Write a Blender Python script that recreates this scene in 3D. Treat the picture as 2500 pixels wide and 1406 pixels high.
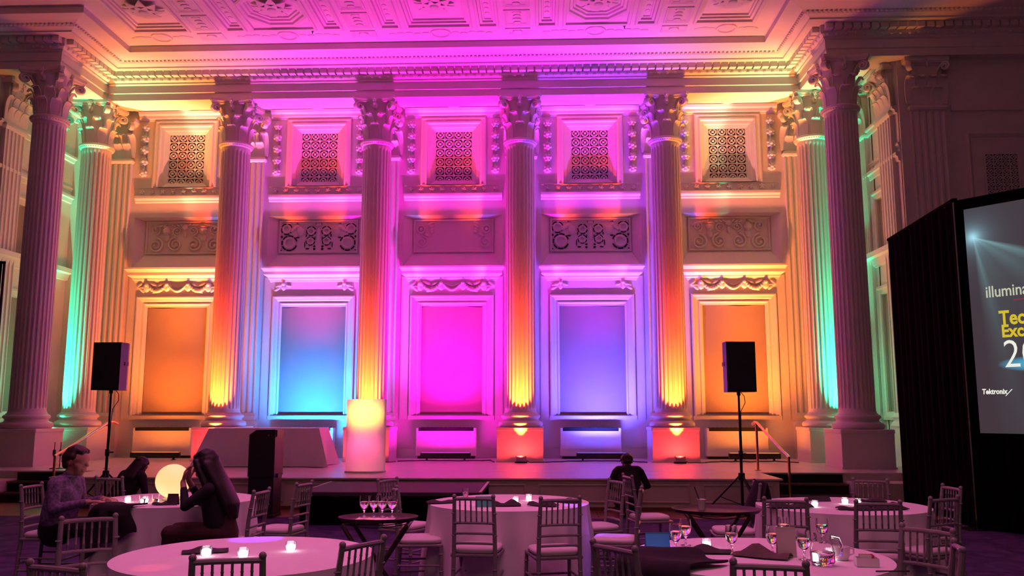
import bpy, math, random
from math import sin, cos, pi, radians, sqrt
from mathutils import Vector, Matrix

for _o in list(bpy.data.objects):
    bpy.data.objects.remove(_o)
random.seed(11)
SC = bpy.context.scene
COL = SC.collection

# ------------------------------------------------------------------ camera
cam = bpy.data.cameras.new('camera')
cam.lens = 30.24
cam.sensor_width = 36.0
cam.clip_end = 200
camera = bpy.data.objects.new('camera', cam)
COL.objects.link(camera)
camera.location = (0, 0, 1.62)
camera.rotation_euler = (radians(98.1), 0, radians(2.17))
SC.camera = camera

# ------------------------------------------------------------------ world, exposure
SC.view_settings.view_transform = 'Standard'
SC.view_settings.look = 'None'
SC.view_settings.exposure = 0.0
SC.view_settings.gamma = 1.0
SC.view_settings.use_curve_mapping = False
world = bpy.data.worlds.new('dim_room_air')
SC.world = world
world.use_nodes = True
world.node_tree.nodes['Background'].inputs[0].default_value = (1.0, 0.45, 0.52, 1)
world.node_tree.nodes['Background'].inputs[1].default_value = 0.008

# ------------------------------------------------------------------ hall lights (dimmed ceiling wash over the tables)
def area_light(name, loc, rot, power, color, sx, sy, spread=180):
    l = bpy.data.lights.new(name, 'AREA')
    l.energy = power; l.color = color; l.shape = 'RECTANGLE'; l.size = sx; l.size_y = sy
    l.spread = radians(spread)
    o = bpy.data.objects.new(name, l); COL.objects.link(o)
    o.location = loc; o.rotation_euler = rot
    return o
def spot_light(name, loc, target, power, color, angle, blend=1.0, radius=0.05):
    l = bpy.data.lights.new(name, 'SPOT')
    l.energy = power; l.color = color; l.spot_size = radians(angle); l.spot_blend = blend
    l.shadow_soft_size = radius
    o = bpy.data.objects.new(name, l); COL.objects.link(o)
    o.location = loc
    o.rotation_euler = (Vector(target) - Vector(loc)).to_track_quat('-Z', 'Y').to_euler()
    return o
area_light('hall_ceiling_light', (-1.0, 6.5, 9.6), (0, 0, 0), 205, (1.0, 0.19, 0.54), 9, 7, 85)
area_light('hall_rear_light', (1.5, -2.5, 7.0), (radians(55), 0, 0), 80, (1.0, 0.60, 0.48), 8, 2)

# ------------------------------------------------------------------ materials
MATS = {}
def mat(name, color, rough=0.6, metal=0.0, var=0.0, scale=8.0, bump=0.0, bscale=40.0, emit=None, estr=0.0,
        trans=0.0, ior=1.45, spec=0.5, sheen=0.0, subs=0.0):
    if name in MATS:
        return MATS[name]
    m = bpy.data.materials.new(name)
    m.use_nodes = True
    nt = m.node_tree
    b = nt.nodes['Principled BSDF']
    b.inputs['Base Color'].default_value = (*color, 1)
    b.inputs['Roughness'].default_value = rough
    b.inputs['Metallic'].default_value = metal
    b.inputs['IOR'].default_value = ior
    b.inputs['Transmission Weight'].default_value = trans
    b.inputs['Specular IOR Level'].default_value = spec
    if sheen: b.inputs['Sheen Weight'].default_value = sheen
    if emit:
        b.inputs['Emission Color'].default_value = (*emit, 1)
        b.inputs['Emission Strength'].default_value = estr
    if var or bump:
        tc = nt.nodes.new('ShaderNodeTexCoord')
    if var:
        n = nt.nodes.new('ShaderNodeTexNoise'); n.inputs['Scale'].default_value = scale; n.inputs['Detail'].default_value = 4
        nt.links.new(tc.outputs['Object'], n.inputs['Vector'])
        r = nt.nodes.new('ShaderNodeMapRange')
        r.inputs['From Min'].default_value = 0.3; r.inputs['From Max'].default_value = 0.7
        r.inputs['To Min'].default_value = 1 - var; r.inputs['To Max'].default_value = 1 + var
        nt.links.new(n.outputs['Fac'], r.inputs['Value'])
        mx = nt.nodes.new('ShaderNodeVectorMath'); mx.operation = 'SCALE'
        mx.inputs[0].default_value = color
        nt.links.new(r.outputs['Result'], mx.inputs['Scale'])
        nt.links.new(mx.outputs[0], b.inputs['Base Color'])
    if bump:
        n2 = nt.nodes.new('ShaderNodeTexNoise'); n2.inputs['Scale'].default_value = bscale; n2.inputs['Detail'].default_value = 3
        nt.links.new(tc.outputs['Object'], n2.inputs['Vector'])
        bp = nt.nodes.new('ShaderNodeBump'); bp.inputs['Strength'].default_value = bump; bp.inputs['Distance'].default_value = 0.01
        nt.links.new(n2.outputs['Fac'], bp.inputs['Height'])
        nt.links.new(bp.outputs['Normal'], b.inputs['Normal'])
    MATS[name] = m
    return m

plaster = mat('painted_plaster', (0.67, 0.64, 0.595), 0.55, var=0.03, scale=1.5, bump=0.03, bscale=12)
void_shadow = mat('painted_void_shadow', (0.012, 0.010, 0.012), 0.9)  # near black: the shade inside openings put into the colour
shade_mat = mat('tan_roller_shade', (0.31, 0.23, 0.19), 0.8, var=0.03, scale=3, bump=0.05, bscale=90)
stage_mat = mat('painted_stage_boards', (0.66, 0.60, 0.57), 0.27, var=0.05, scale=2.0, bump=0.04, bscale=6)
panel_mat = mat('stage_front_paint', (0.62, 0.56, 0.50), 0.5, var=0.04, scale=3)
steps_mat = mat('dark_step_carpet', (0.018, 0.012, 0.014), 0.9, bump=0.2, bscale=120)
nosing_mat = mat('step_nosing_wood', (0.16, 0.06, 0.035), 0.4, var=0.2, scale=12)
woodfloor = mat('red_oak_boards', (0.22, 0.085, 0.045), 0.35, var=0.25, scale=5)
brass = mat('polished_brass', (0.75, 0.50, 0.20), 0.22, metal=1.0)
blackp = mat('black_plastic', (0.014, 0.013, 0.016), 0.45, bump=0.05, bscale=200)
blackm = mat('black_metal', (0.015, 0.014, 0.015), 0.4, metal=0.3)
grillem = mat('black_speaker_mesh', (0.010, 0.010, 0.012), 0.6, bump=0.4, bscale=260)
drape = mat('black_velour', (0.004, 0.002, 0.003), 1.0, spec=0.05)
cloth = mat('white_table_linen', (0.78, 0.74, 0.74), 0.75, var=0.02, scale=6, bump=0.05, bscale=150)
chairm = mat('silver_painted_wood', (0.22, 0.20, 0.20), 0.38, var=0.08, scale=20)
cushm = mat('ivory_seat_vinyl', (0.60, 0.56, 0.54), 0.6, var=0.03, scale=9)
metalw = mat('cream_enamel', (0.74, 0.70, 0.64), 0.45, var=0.02)
glassm = mat('clear_glass', (1, 1, 1), 0.02, trans=1.0, ior=1.45)
waterm = mat('ice_water', (0.97, 0.98, 1.0), 0.03, trans=1.0, ior=1.33)
napk = mat('dark_napkin_linen', (0.035, 0.025, 0.03), 0.8, var=0.2, scale=15)
wool = mat('black_wool', (0.009, 0.007, 0.009), 0.95, var=0.2, scale=20)
tealp = mat('teal_card', (0.05, 0.40, 0.28), 0.6)
china = mat('white_china', (0.78, 0.75, 0.74), 0.25)
traym = mat('brown_cork_tray', (0.05, 0.028, 0.025), 0.55, var=0.15, scale=30)
woodd = mat('dark_stained_wood', (0.035, 0.016, 0.012), 0.4, var=0.2, scale=20)

# ------------------------------------------------------------------ mesh helpers
class MB:
    def __init__(s):
        s.v = []; s.f = []; s.m = []; s.cur = 0
    def add(s, vs, fs, T=None):
        k = len(s.v)
        if T is not None:
            vs = [T @ Vector(p) for p in vs]
        s.v.extend([tuple(p) for p in vs])
        s.f.extend([tuple(i + k for i in f) for f in fs])
        s.m.extend([s.cur] * len(fs))
        return s
    def box(s, x0, x1, y0, y1, z0, z1, T=None):
        vs = [(x0,y0,z0),(x1,y0,z0),(x1,y1,z0),(x0,y1,z0),(x0,y0,z1),(x1,y0,z1),(x1,y1,z1),(x0,y1,z1)]
        return s.add(vs, [(0,3,2,1),(4,5,6,7),(0,1,5,4),(1,2,6,5),(2,3,7,6),(3,0,4,7)], T)
    def cbox(s, x0, x1, y0, y1, z0, z1, c=0.01, T=None):
        # box with chamfered vertical and top edges
        def ring(i, z): return [(x0+i,y0,z),(x1-i,y0,z),(x1,y0+i,z),(x1,y1-i,z),(x1-i,y1,z),(x0+i,y1,z),(x0,y1-i,z),(x0,y0+i,z)]
        def inner(z): return [(x0+c,y0+c*.6,z),(x1-c,y0+c*.6,z),(x1-c*.6,y0+c,z),(x1-c*.6,y1-c,z),(x1-c,y1-c*.6,z),(x0+c,y1-c*.6,z),(x0+c*.6,y1-c,z),(x0+c*.6,y0+c,z)]
        return s.loft([inner(z0), ring(c, z0+c), ring(c, z1-c), inner(z1)], cap=True, T=T)
    def loft(s, rings, cap=True, closed=True, T=None):
        n = len(rings[0]); vs = [p for r in rings for p in r]; fs = []
        for i in range(len(rings)-1):
            for j in range(n if closed else n-1):
                a = i*n+j; b = i*n+(j+1) % n
                fs.append((a, b, b+n, a+n))
        if cap and closed:
            fs.append(tuple(range(n))[::-1]); k = (len(rings)-1)*n
            fs.append(tuple(range(k, k+n)))
        return s.add(vs, fs, T)
    def lathe(s, prof, seg=32, c=(0,0,0), cap=True, T=None, ph=0.0):
        rings = [[(c[0]+r*cos(2*pi*k/seg+ph), c[1]+r*sin(2*pi*k/seg+ph), c[2]+z) for k in range(seg)] for r, z in prof]
        return s.loft(rings, cap, True, T)
    def tube(s, pts, r, seg=8, cap=True, T=None, flat=1.0):
        P = [Vector(p) for p in pts]; n = len(P)
        rad = r if isinstance(r, (list, tuple)) else [r]*n
        rings = []; up = None
        for i in range(n):
            d = (P[min(i+1,n-1)] - P[max(i-1,0)]).normalized()
            if up is None:
                up = Vector((0,0,1)) if abs(d.z) < .9 else Vector((0,1,0))
            a = d.cross(up)
            if a.length < 1e-6: a = d.cross(Vector((1,0,0)))
            a.normalize(); b = a.cross(d).normalized(); up = b
            rings.append([tuple(P[i] + a*(rad[i]*cos(2*pi*k/seg)) + b*(rad[i]*flat*sin(2*pi*k/seg))) for k in range(seg)])
        return s.loft(rings, cap, True, T)
    def cyl(s, p0, p1, r, seg=10, r1=None):
        return s.tube([p0, p1], [r, r if r1 is None else r1], seg)
    def ell(s, c, r, u=10, v=7, T=None):
        if not isinstance(r, (list, tuple)): r = (r, r, r)
        rings = []
        for i in range(1, v):
            t = pi*i/v - pi/2
            rings.append([(c[0]+r[0]*cos(t)*cos(2*pi*k/u), c[1]+r[1]*cos(t)*sin(2*pi*k/u), c[2]+r[2]*sin(t)) for k in range(u)])
        vs = [p for q in rings for p in q]; fs = []
        for i in range(v-2):
            for j in range(u):
                a = i*u+j; b = i*u+(j+1) % u
                fs.append((a, b, b+u, a+u))
        vs.append((c[0],c[1],c[2]-r[2])); vs.append((c[0],c[1],c[2]+r[2]))
        bot = len(vs)-2; top = len(vs)-1; k = (v-2)*u
        for j in range(u):
            fs.append((bot, (j+1) % u, j)); fs.append((top, k+j, k+(j+1) % u))
        return s.add(vs, fs, T)
    def torus(s, c, R, r, seg=24, ts=8, axis='z', a0=0.0, a1=2*pi, T=None):
        full = abs(a1-a0-2*pi) < 1e-6
        n = seg if full else seg+1
        pts = []
        for k in range(n):
            a = a0+(a1-a0)*k/seg
            if axis == 'z': pts.append((c[0]+R*cos(a), c[1]+R*sin(a), c[2]))
            elif axis == 'y': pts.append((c[0]+R*cos(a), c[1], c[2]+R*sin(a)))
            else: pts.append((c[0], c[1]+R*cos(a), c[2]+R*sin(a)))
        if not full: return s.tube(pts, r, ts, True, T)
        rings = []
        for k in range(n):
            a = 2*pi*k/seg; ring = []
            for j in range(ts):
                t = 2*pi*j/ts; rr = R+r*cos(t); h = r*sin(t)
                if axis == 'z': ring.append((c[0]+rr*cos(a), c[1]+rr*sin(a), c[2]+h))
                elif axis == 'y': ring.append((c[0]+rr*cos(a), c[1]-h, c[2]+rr*sin(a)))
                else: ring.append((c[0]+h, c[1]+rr*cos(a), c[2]+rr*sin(a)))
            rings.append(ring)
        rings.append(rings[0])
        return s.loft(rings, False, True, T)
    def sheet(s, grid, th, nrm=None, T=None):
        # thick sheet from a grid of points grid[i][j]
        ni, nj = len(grid), len(grid[0])
        G = [[Vector(p) for p in row] for row in grid]
        def nn(i, j):
            a = G[min(i+1,ni-1)][j]-G[max(i-1,0)][j]; b = G[i][min(j+1,nj-1)]-G[i][max(j-1,0)]
            n = a.cross(b); return n.normalized() if n.length > 1e-9 else Vector((0,0,1))
        top = [G[i][j]+nn(i,j)*th/2 for i in range(ni) for j in range(nj)]
        bot = [G[i][j]-nn(i,j)*th/2 for i in range(ni) for j in range(nj)]
        N = ni*nj; fs = []
        for i in range(ni-1):
            for j in range(nj-1):
                a = i*nj+j
                fs.append((a, a+nj, a+nj+1, a+1)); fs.append((N+a, N+a+1, N+a+nj+1, N+a+nj))
        edge = [i*nj for i in range(ni)]+[(ni-1)*nj+j for j in range(1,nj)]+[i*nj+nj-1 for i in range(ni-2,-1,-1)]+[j for j in range(nj-2,0,-1)]
        for k in range(len(edge)):
            a, b = edge[k], edge[(k+1) % len(edge)]
            fs.append((a, N+a, N+b, b)) if True else None
        return s.add([tuple(p) for p in top+bot], fs, T)
    def frame(s, x0, x1, z0, z1, prof, T=None):
        # picture-frame moulding in the XZ plane; prof = [(inset, y)], closed loop round the rectangle
        rings = []
        for i, y in prof:
            rings.append([(x0+i,y,z0+i),(x1-i,y,z0+i),(x1-i,y,z1-i),(x0+i,y,z1-i)])
        return s.loft(rings, False, True, T)
    def mesh(s, name, smooth=False, mats=None, ang=None):
        me = bpy.data.meshes.new(name)
        me.from_pydata(s.v, [], s.f)
        if mats:
            for q in mats: me.materials.append(q)
            me.polygons.foreach_set('material_index', s.m)
        me.validate(); 
        import bmesh
        bm = bmesh.new(); bm.from_mesh(me)
        bmesh.ops.recalc_face_normals(bm, faces=bm.faces)
        bm.to_mesh(me); bm.free()
        if smooth:
            me.polygons.foreach_set('use_smooth', [True]*len(me.polygons))
            if ang: me.set_sharp_from_angle(angle=radians(ang))
        me.update()
        return me

def wloc(p):
    v = Vector((0,0,0))
    while p is not None:
        v = v + p.location; p = p.parent
    return v
def obj(name, mb, m, parent=None, smooth=False, ang=40, world=False, loc=None):
    """one mesh object; world=True: the vertices are in world space and are moved into the parent's frame"""
    if world:
        base = wloc(parent) if parent else Vector((0,0,0))
        if loc is not None: base = base + Vector(loc)
        mb.v = [(p[0]-base.x, p[1]-base.y, p[2]-base.z) for p in mb.v]
    mats = list(m) if isinstance(m, (list, tuple)) else [m]
    me = mb.mesh(name, smooth, mats, ang)
    o = bpy.data.objects.new(name, me); COL.objects.link(o)
    if parent: o.parent = parent
    if loc is not None: o.location = loc
    return o
def inst(name, me, parent=None, loc=(0,0,0), rot=(0,0,0), scale=(1,1,1)):
    o = bpy.data.objects.new(name, me); COL.objects.link(o)
    o.parent = parent; o.location = loc; o.rotation_euler = rot; o.scale = scale
    return o
def tag(o, label, cat, group=None, kind=None):
    o['label'] = label; o['category'] = cat
    if group: o['group'] = group
    if kind: o['kind'] = kind
    return o
def thing(name, label, cat, loc=(0,0,0), rz=0.0, group=None, kind=None):
    o = bpy.data.objects.new(name, None); COL.objects.link(o)
    o.empty_display_size = 0.1
    o.location = loc; o.rotation_euler = (0,0,rz)
    return tag(o, label, cat, group, kind)
def copy_tree(src, parent=None):
    c = src.copy(); COL.objects.link(c); c.parent = parent
    for ch in src.children:
        copy_tree(ch, c)
    return c
def place(src, loc, rz, label, first):
    o = src if first else copy_tree(src)
    o.location = loc; o.rotation_euler = (0,0,rz); o['label'] = label
    return o
# ================================================================== THE SETTING
CXS = [-10.56, -7.22, -3.88, -0.54, 2.80, 6.14]
MID = -2.21
YC, YF, YW = 19.30, 17.35, 20.40      # rear column line, front column line, rear wall face
HS = 0.52                             # stage height
XL, XR = -11.72, 7.30                 # side walls of the stage recess
BAYS = [(CXS[i]+CXS[i+1])/2 for i in range(5)]
BAYN = ['leftmost', 'second', 'middle', 'fourth', 'rightmost']

# ---- floors
g = MB(); g.box(-14, 14, -4, 13.4, -0.05, 0)
floor = obj('floor', g, mat('purple_patterned_carpet', (0.05, 0.02, 0.09), 0.95), None)
tag(floor, 'dark purple patterned ballroom carpet', 'floor', kind='structure')
cm = MATS['purple_patterned_carpet']; nt = cm.node_tree; b = nt.nodes['Principled BSDF']
tc = nt.nodes.new('ShaderNodeTexCoord')
w1 = nt.nodes.new('ShaderNodeTexNoise'); w1.inputs['Scale'].default_value = 1.6; w1.inputs['Distortion'].default_value = 2.5
cr = nt.nodes.new('ShaderNodeValToRGB'); cr.color_ramp.elements[0].position = 0.38; cr.color_ramp.elements[1].position = 0.62
cr.color_ramp.elements[0].color = (0.026, 0.011, 0.070, 1); cr.color_ramp.elements[1].color = (0.065, 0.035, 0.14, 1)
n3 = nt.nodes.new('ShaderNodeTexNoise'); n3.inputs['Scale'].default_value = 220
bp = nt.nodes.new('ShaderNodeBump'); bp.inputs['Strength'].default_value = 0.5; bp.inputs['Distance'].default_value = 0.01
nt.links.new(tc.outputs['Object'], w1.inputs['Vector']); nt.links.new(w1.outputs['Fac'], cr.inputs['Fac'])
nt.links.new(cr.outputs['Color'], b.inputs['Base Color']); nt.links.new(tc.outputs['Object'], n3.inputs['Vector'])
nt.links.new(n3.outputs['Fac'], bp.inputs['Height']); nt.links.new(bp.outputs['Normal'], b.inputs['Normal'])

wf = thing('floor', 'strip of reddish wood boards between carpet and stage', 'floor', (0, 14.5, 0), kind='structure')
pb = MB(); pb.cbox(-1.16, 1.16, -0.069, 0.069, -0.03, 0.004, 0.003); pbm = pb.mesh('plank', mats=[woodfloor])
g = MB(); g.box(-14, 14, 13.4, 16.2, -0.06, -0.028); obj('subfloor', g, woodd, wf, world=True)
for r in range(20):
    y = 13.4+0.07+0.14*r
    for k in range(12):
        x = -12.9+k*2.33+(0.9 if r % 2 else 0)
        if y > 14.5 and -8.2 < x-1.16 and x+1.16 < 3.8: continue
        inst('plank', pbm, wf, (x, y-14.5, 0))

# ---- stage
st = thing('stage', 'low painted stage platform running the width of the columns', 'stage', (MID, 15.9, 0), kind='structure')
g = MB()
g.box(XL, XR, 15.9, 20.9, 0.0, HS-0.03)
g.box(-8.25, 3.80, 14.44, 15.9, 0.0, HS-0.03)
obj('stage_body', g, panel_mat, st, world=True)
g = MB(); g.cbox(XL, XR, 15.88, 20.9, HS-0.03, HS, 0.008); obj('stage_top', g, stage_mat, st, world=True)
g = MB(); g.cbox(-8.30, 3.85, 14.38, 15.879, HS-0.03, HS, 0.008); obj('stage_top', g, stage_mat, st, world=True)
pw = 12.05/9
for i in range(9):
    x0 = -8.25+i*pw
    g = MB(); g.frame(x0+0.10, x0+pw-0.10, 0.12, HS-0.09, [(0, 14.44), (0.0, 14.425), (0.02, 14.415), (0.035, 14.43), (0.04, 14.438)])
    obj('stage_panel', g, panel_mat, st, world=True)
g = MB(); g.box(-8.26, 3.81, 14.42, 14.44, 0, 0.06); obj('kick_board', g, nosing_mat, st, world=True)
for sx0, sx1, nm in ((-9.75, -8.3, 'left'), (3.85, 5.3, 'right')):
    t = thing('stage_steps', 'dark carpeted steps at the %s end of the stage' % nm, 'steps', ((sx0+sx1)/2, 15.55, 0), kind='structure')
    for k in range(2):
        z1 = HS*(2-k)/3; y0 = 15.9-0.31*(k+1)
        g = MB(); g.box(sx0, sx1, y0, 15.9, (HS*(1-k)/3), z1-0.025); obj('riser', g, steps_mat, t, world=True)
        g = MB(); g.cbox(sx0, sx1, y0-0.02, 15.9-0.31*k-0.002, z1-0.025, z1, 0.006); obj('tread', g, steps_mat, t, world=True)
        g = MB(); g.box(sx0, sx1, y0-0.035, y0-0.02, z1-0.028, z1+0.002); obj('nosing', g, nosing_mat, t, world=True)
    g = MB(); g.box(sx0, sx1, 15.872, 15.879, HS*2/3, HS-0.03); obj('riser', g, steps_mat, t, world=True)
    g = MB()
    c0, c1 = (sx1, sx1+2.0) if nm == 'right' else (sx0-2.0, sx0)
    g.box(c0, c1, 15.25, 15.898, 0, HS-0.14); obj('cheek_wall', g, panel_mat, t, world=True)

# ---- sweeps with mitred corners: the profile offset goes to the right of the travel direction
def mitre(path, o):
    out = []
    P = [Vector((p[0], p[1])) for p in path]
    for i in range(len(P)):
        ns = []
        if i > 0: d = (P[i]-P[i-1]).normalized(); ns.append(Vector((d.y, -d.x)))
        if i < len(P)-1: d = (P[i+1]-P[i]).normalized(); ns.append(Vector((d.y, -d.x)))
        if len(ns) == 1: out.append(P[i]+ns[0]*o)
        else:
            m = (ns[0]+ns[1]); out.append(P[i]+m*(o/(1+ns[0].dot(ns[1]))))
    return out
def sweep(mb, path, prof):
    rings = []
    cols = [mitre(path, o) for o, z in prof]
    for i in range(len(path)):
        rings.append([(cols[k][i].x, cols[k][i].y, prof[k][1]) for k in range(len(prof))])
    return mb.loft(rings, True, True)
EPATH = [(-14, YF), (CXS[0], YF), (CXS[0], YC), (CXS[5], YC), (CXS[5], YF), (14, YF)]
ent = thing('trim_1', 'deep classical entablature with dentils running over the columns', 'entablature', (MID, YC, 8.8), kind='structure')
g = MB()
sweep(g, EPATH, [(-0.36,8.80),(0.33,8.80),(0.33,8.955),(0.345,8.96),(0.36,8.97),(0.36,9.14),(0.375,9.15),(0.40,9.17),(0.40,9.20),(-0.36,9.20)])
obj('architrave', g, plaster, ent, world=True)
g = MB()
sweep(g, EPATH, [(-0.36,9.20),(0.405,9.20),(0.42,9.21),(0.46,9.24),(0.475,9.285),(0.475,9.41),(-0.36,9.41)])
obj('frieze_bed', g, plaster, ent, world=True)
g = MB()
sweep(g, EPATH, [(-0.36,9.41),(0.64,9.41),(0.76,9.405),(0.78,9.40),(0.785,9.43),(0.82,9.445),(0.88,9.46),(0.91,9.465),(0.93,9.49),(0.975,9.515),(1.02,9.525),(1.06,9.535),(1.20,9.545),(1.30,9.555),(1.31,9.56),(1.31,9.69),(1.34,9.71),(1.34,10.0),(-0.36,10.0)])
obj('cornice', g, plaster, ent, world=True)
def along(path, o, pitch, inset):
    """points every pitch along the offset path -> (x, y, heading)"""
    q = mitre(path, o); res = []
    for i in range(len(q)-1):
        a, b_ = q[i], q[i+1]; d = b_-a; L = d.length; n = max(1, int((L-2*inset)/pitch)); d.normalize()
        st_ = (L-n*pitch)/2
        for k in range(n):
            p = a+d*(st_+pitch*(k+.5)); res.append((p.x, p.y, math.atan2(d.y, d.x)))
    return res
db = MB(); db.box(-0.073, 0.073, -0.145, 0.0, -0.055, 0.055); dm = db.mesh('dentil', mats=[plaster])
base = wloc(ent)
for x, y, a in along(EPATH, 0.47, 0.183, 0.0):
    if abs(x-MID) > 12.2: continue
    inst('dentil', dm, ent, (x-base.x, y-base.y, 9.352-base.z), (0, 0, a))
eb = MB(); eb.ell((0, -0.012, 0), (0.042, 0.030, 0.034), 8, 6); em = eb.mesh('egg', True, [plaster])
for x, y, a in along(EPATH, 0.44, 0.183, 0.0):
    if abs(x-MID) > 12.2: continue
    inst('egg_moulding', em, ent, (x-base.x, y-base.y, 9.243-base.z), (0, 0, a))
g = MB()
for x, y, a in along(EPATH, 0.945, 0.092, 0.0):
    if abs(x-MID) > 12.2: continue
    g.ell((x, y, 9.488), (0.034, 0.034, 0.026), 6, 4)
o = obj('bead_row', g, plaster, ent, True, world=True); o['kind'] = 'stuff'

# ---- soffit between the columns and the walls (ceiling of the ambulatory)
sof = thing('ceiling', 'flat plaster soffit with sunk panels behind the columns', 'ceiling', (MID, 19.9, 9.02), kind='structure')
g = MB(); g.box(XL, XR, YC+0.3, 20.9, 9.02, 9.3); g.box(XL, CXS[0]-0.3, YF-0.3, YC+0.3, 9.02, 9.3); g.box(CXS[5]+0.3, XR, YF-0.3, YC+0.3, 9.02, 9.3)
obj('soffit_slab', g, plaster, sof, world=True)
for bx in BAYS:
    for s in (-1, 1):
        g = MB(); T = Matrix(((1,0,0,0),(0,0,1,0),(0,1,0,0),(0,0,0,1)))
        g.frame(bx+s*0.85-0.42, bx+s*0.85+0.42, 19.78, 20.12, [(0, 9.025), (0, 9.0), (0.03, 8.995), (0.05, 9.01), (0.07, 9.018)], T)
        obj('sunk_panel', g, plaster, sof, world=True)
    g = MB(); g.torus((bx, 19.95, 9.012), 0.27, 0.022, 28, 6); g.lathe([(0.2, 0.0), (0.16, -0.018), (0.03, -0.03)], 20, (bx, 19.95, 9.02)); obj('medallion', g, plaster, sof, True, world=True)
    g = MB(); g.lathe([(0.03, 0), (0.03, -0.02), (0.012, -0.03), (0.012, -0.06)], 10, (bx, 19.95, 8.992)); obj('sprinkler', g, blackm, sof, True, world=True)

# ---- rear wall with its openings
wall = thing('wall_back', 'ornate plaster rear wall of the stage with five framed bays', 'wall', (MID, YW, HS), kind='structure')
g = MB()
for i, x in enumerate(CXS):
    g.box(x-0.47, x+0.47, YW, 20.95, HS, 9.02)
g.box(XL, CXS[0]-0.47, YW, 20.95, HS, 9.02); g.box(CXS[5]+0.47, XR, YW, 20.95, HS, 9.02)
ZS = [(HS, 1.53), (4.09, 5.07), (6.33, 7.07), (8.70, 9.02)]
for k, bx in enumerate(BAYS):
    sw = 0.79 if k in (1, 3) else 0.73
    for z0, z1 in ZS: g.box(bx-1.2, bx+1.2, YW, 20.95, z0, z1)
    for s in (-1, 1):
        g.box(*sorted((bx+s*sw, bx+s*1.2)), YW, 20.95, 1.53, 4.09)
        g.box(*sorted((bx+s*0.56, bx+s*1.2)), YW, 20.95, 7.07, 8.70)
g.box(XL, XR, 20.9, 21.1, 0, 9.3)
obj('wall_body', g, plaster, wall, world=True)

def relief_scroll(mb, cx, cz, y, r, turns=1.6, th=0.022, sgn=1, a0=0.0, seg=26):
    pts = []
    for k in range(seg+1):
        t = k/seg; a = a0+sgn*2*pi*turns*t; rr = r*(1-0.78*t)
        pts.append((cx+rr*cos(a), y, cz+rr*sin(a)))
    mb.tube(pts, [th*(1-0.4*k/seg) for k in range(seg+1)], 6)
    mb.ell(pts[-1], (th*1.6, th*1.4, th*1.6), 7, 5)
def leaf_blob(mb, x, y, z, rx, rz, a=0.0, d=0.02):
    T = Matrix.Translation((x, y, z)) @ Matrix.Rotation(a, 4, 'Y')
    mb.ell((0, 0, 0), (rx, d, rz), 8, 5, T)

# flower rosette of the string course (one mesh for all)
rb = MB()
for k in range(5):
    a = 2*pi*k/5; leaf_blob(rb, 0.038*cos(a), -0.014, 0.038*sin(a), 0.032, 0.024, -a, 0.018)
rb.ell((0, -0.024, 0), 0.018, 7, 5)
rosm = rb.mesh('rosette', True, [plaster])
# garland cluster
gb = MB()
for k in range(6):
    a = 2*pi*k/6; leaf_blob(gb, 0.065*cos(a), -0.03, 0.06*sin(a), 0.052, 0.042, -a, 0.045)
gb.ell((0, -0.075, 0.0), 0.045, 9, 6)
garm = gb.mesh('flower_cluster', True, [plaster])

# grille panel: openwork of rings and crossed bars
def grille_mesh():
    q = MB(); w, h = 0.45, 1.38
    nx, nz = 4, 6; px = 2*w/nx; pz = h/nz
    for i in range(nx):
        for j in range(nz):
            x = -w+px*(i+.5); z = pz*(j+.5)
            q.torus((x, 0, z), 0.074, 0.019, 14, 6, 'y')
            q.ell((x, -0.012, z), (0.034, 0.02, 0.034), 7, 4)
            for a in (45, 135, 225, 315):
                c, s_ = cos(radians(a)), sin(radians(a))
                q.cyl((x+0.03*c, 0, z+0.03*s_), (x+0.065*c, 0, z+0.065*s_), 0.011, 5)
    for i in range(nx+1):
        for j in range(nz+1):
            x = -w+px*i; z = pz*j
            q.ell((x, 0, z), (0.044, 0.020, 0.044), 8, 4)
    for i in range(nx+1): q.box(-w+px*i-0.012, -w+px*i+0.012, -0.012, 0.012, 0, h)
    for j in range(nz+1): q.box(-w, w, -0.012, 0.012, pz*j-0.014, pz*j+0.014)
    for s_ in (-1, 1): q.box(min(s_*w, s_*(w+.03)), max(s_*w, s_*(w+.03)), -0.02, 0.02, 0, h)
    return q.mesh('lattice_grille', True, [plaster], 40)
grm = grille_mesh()

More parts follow.
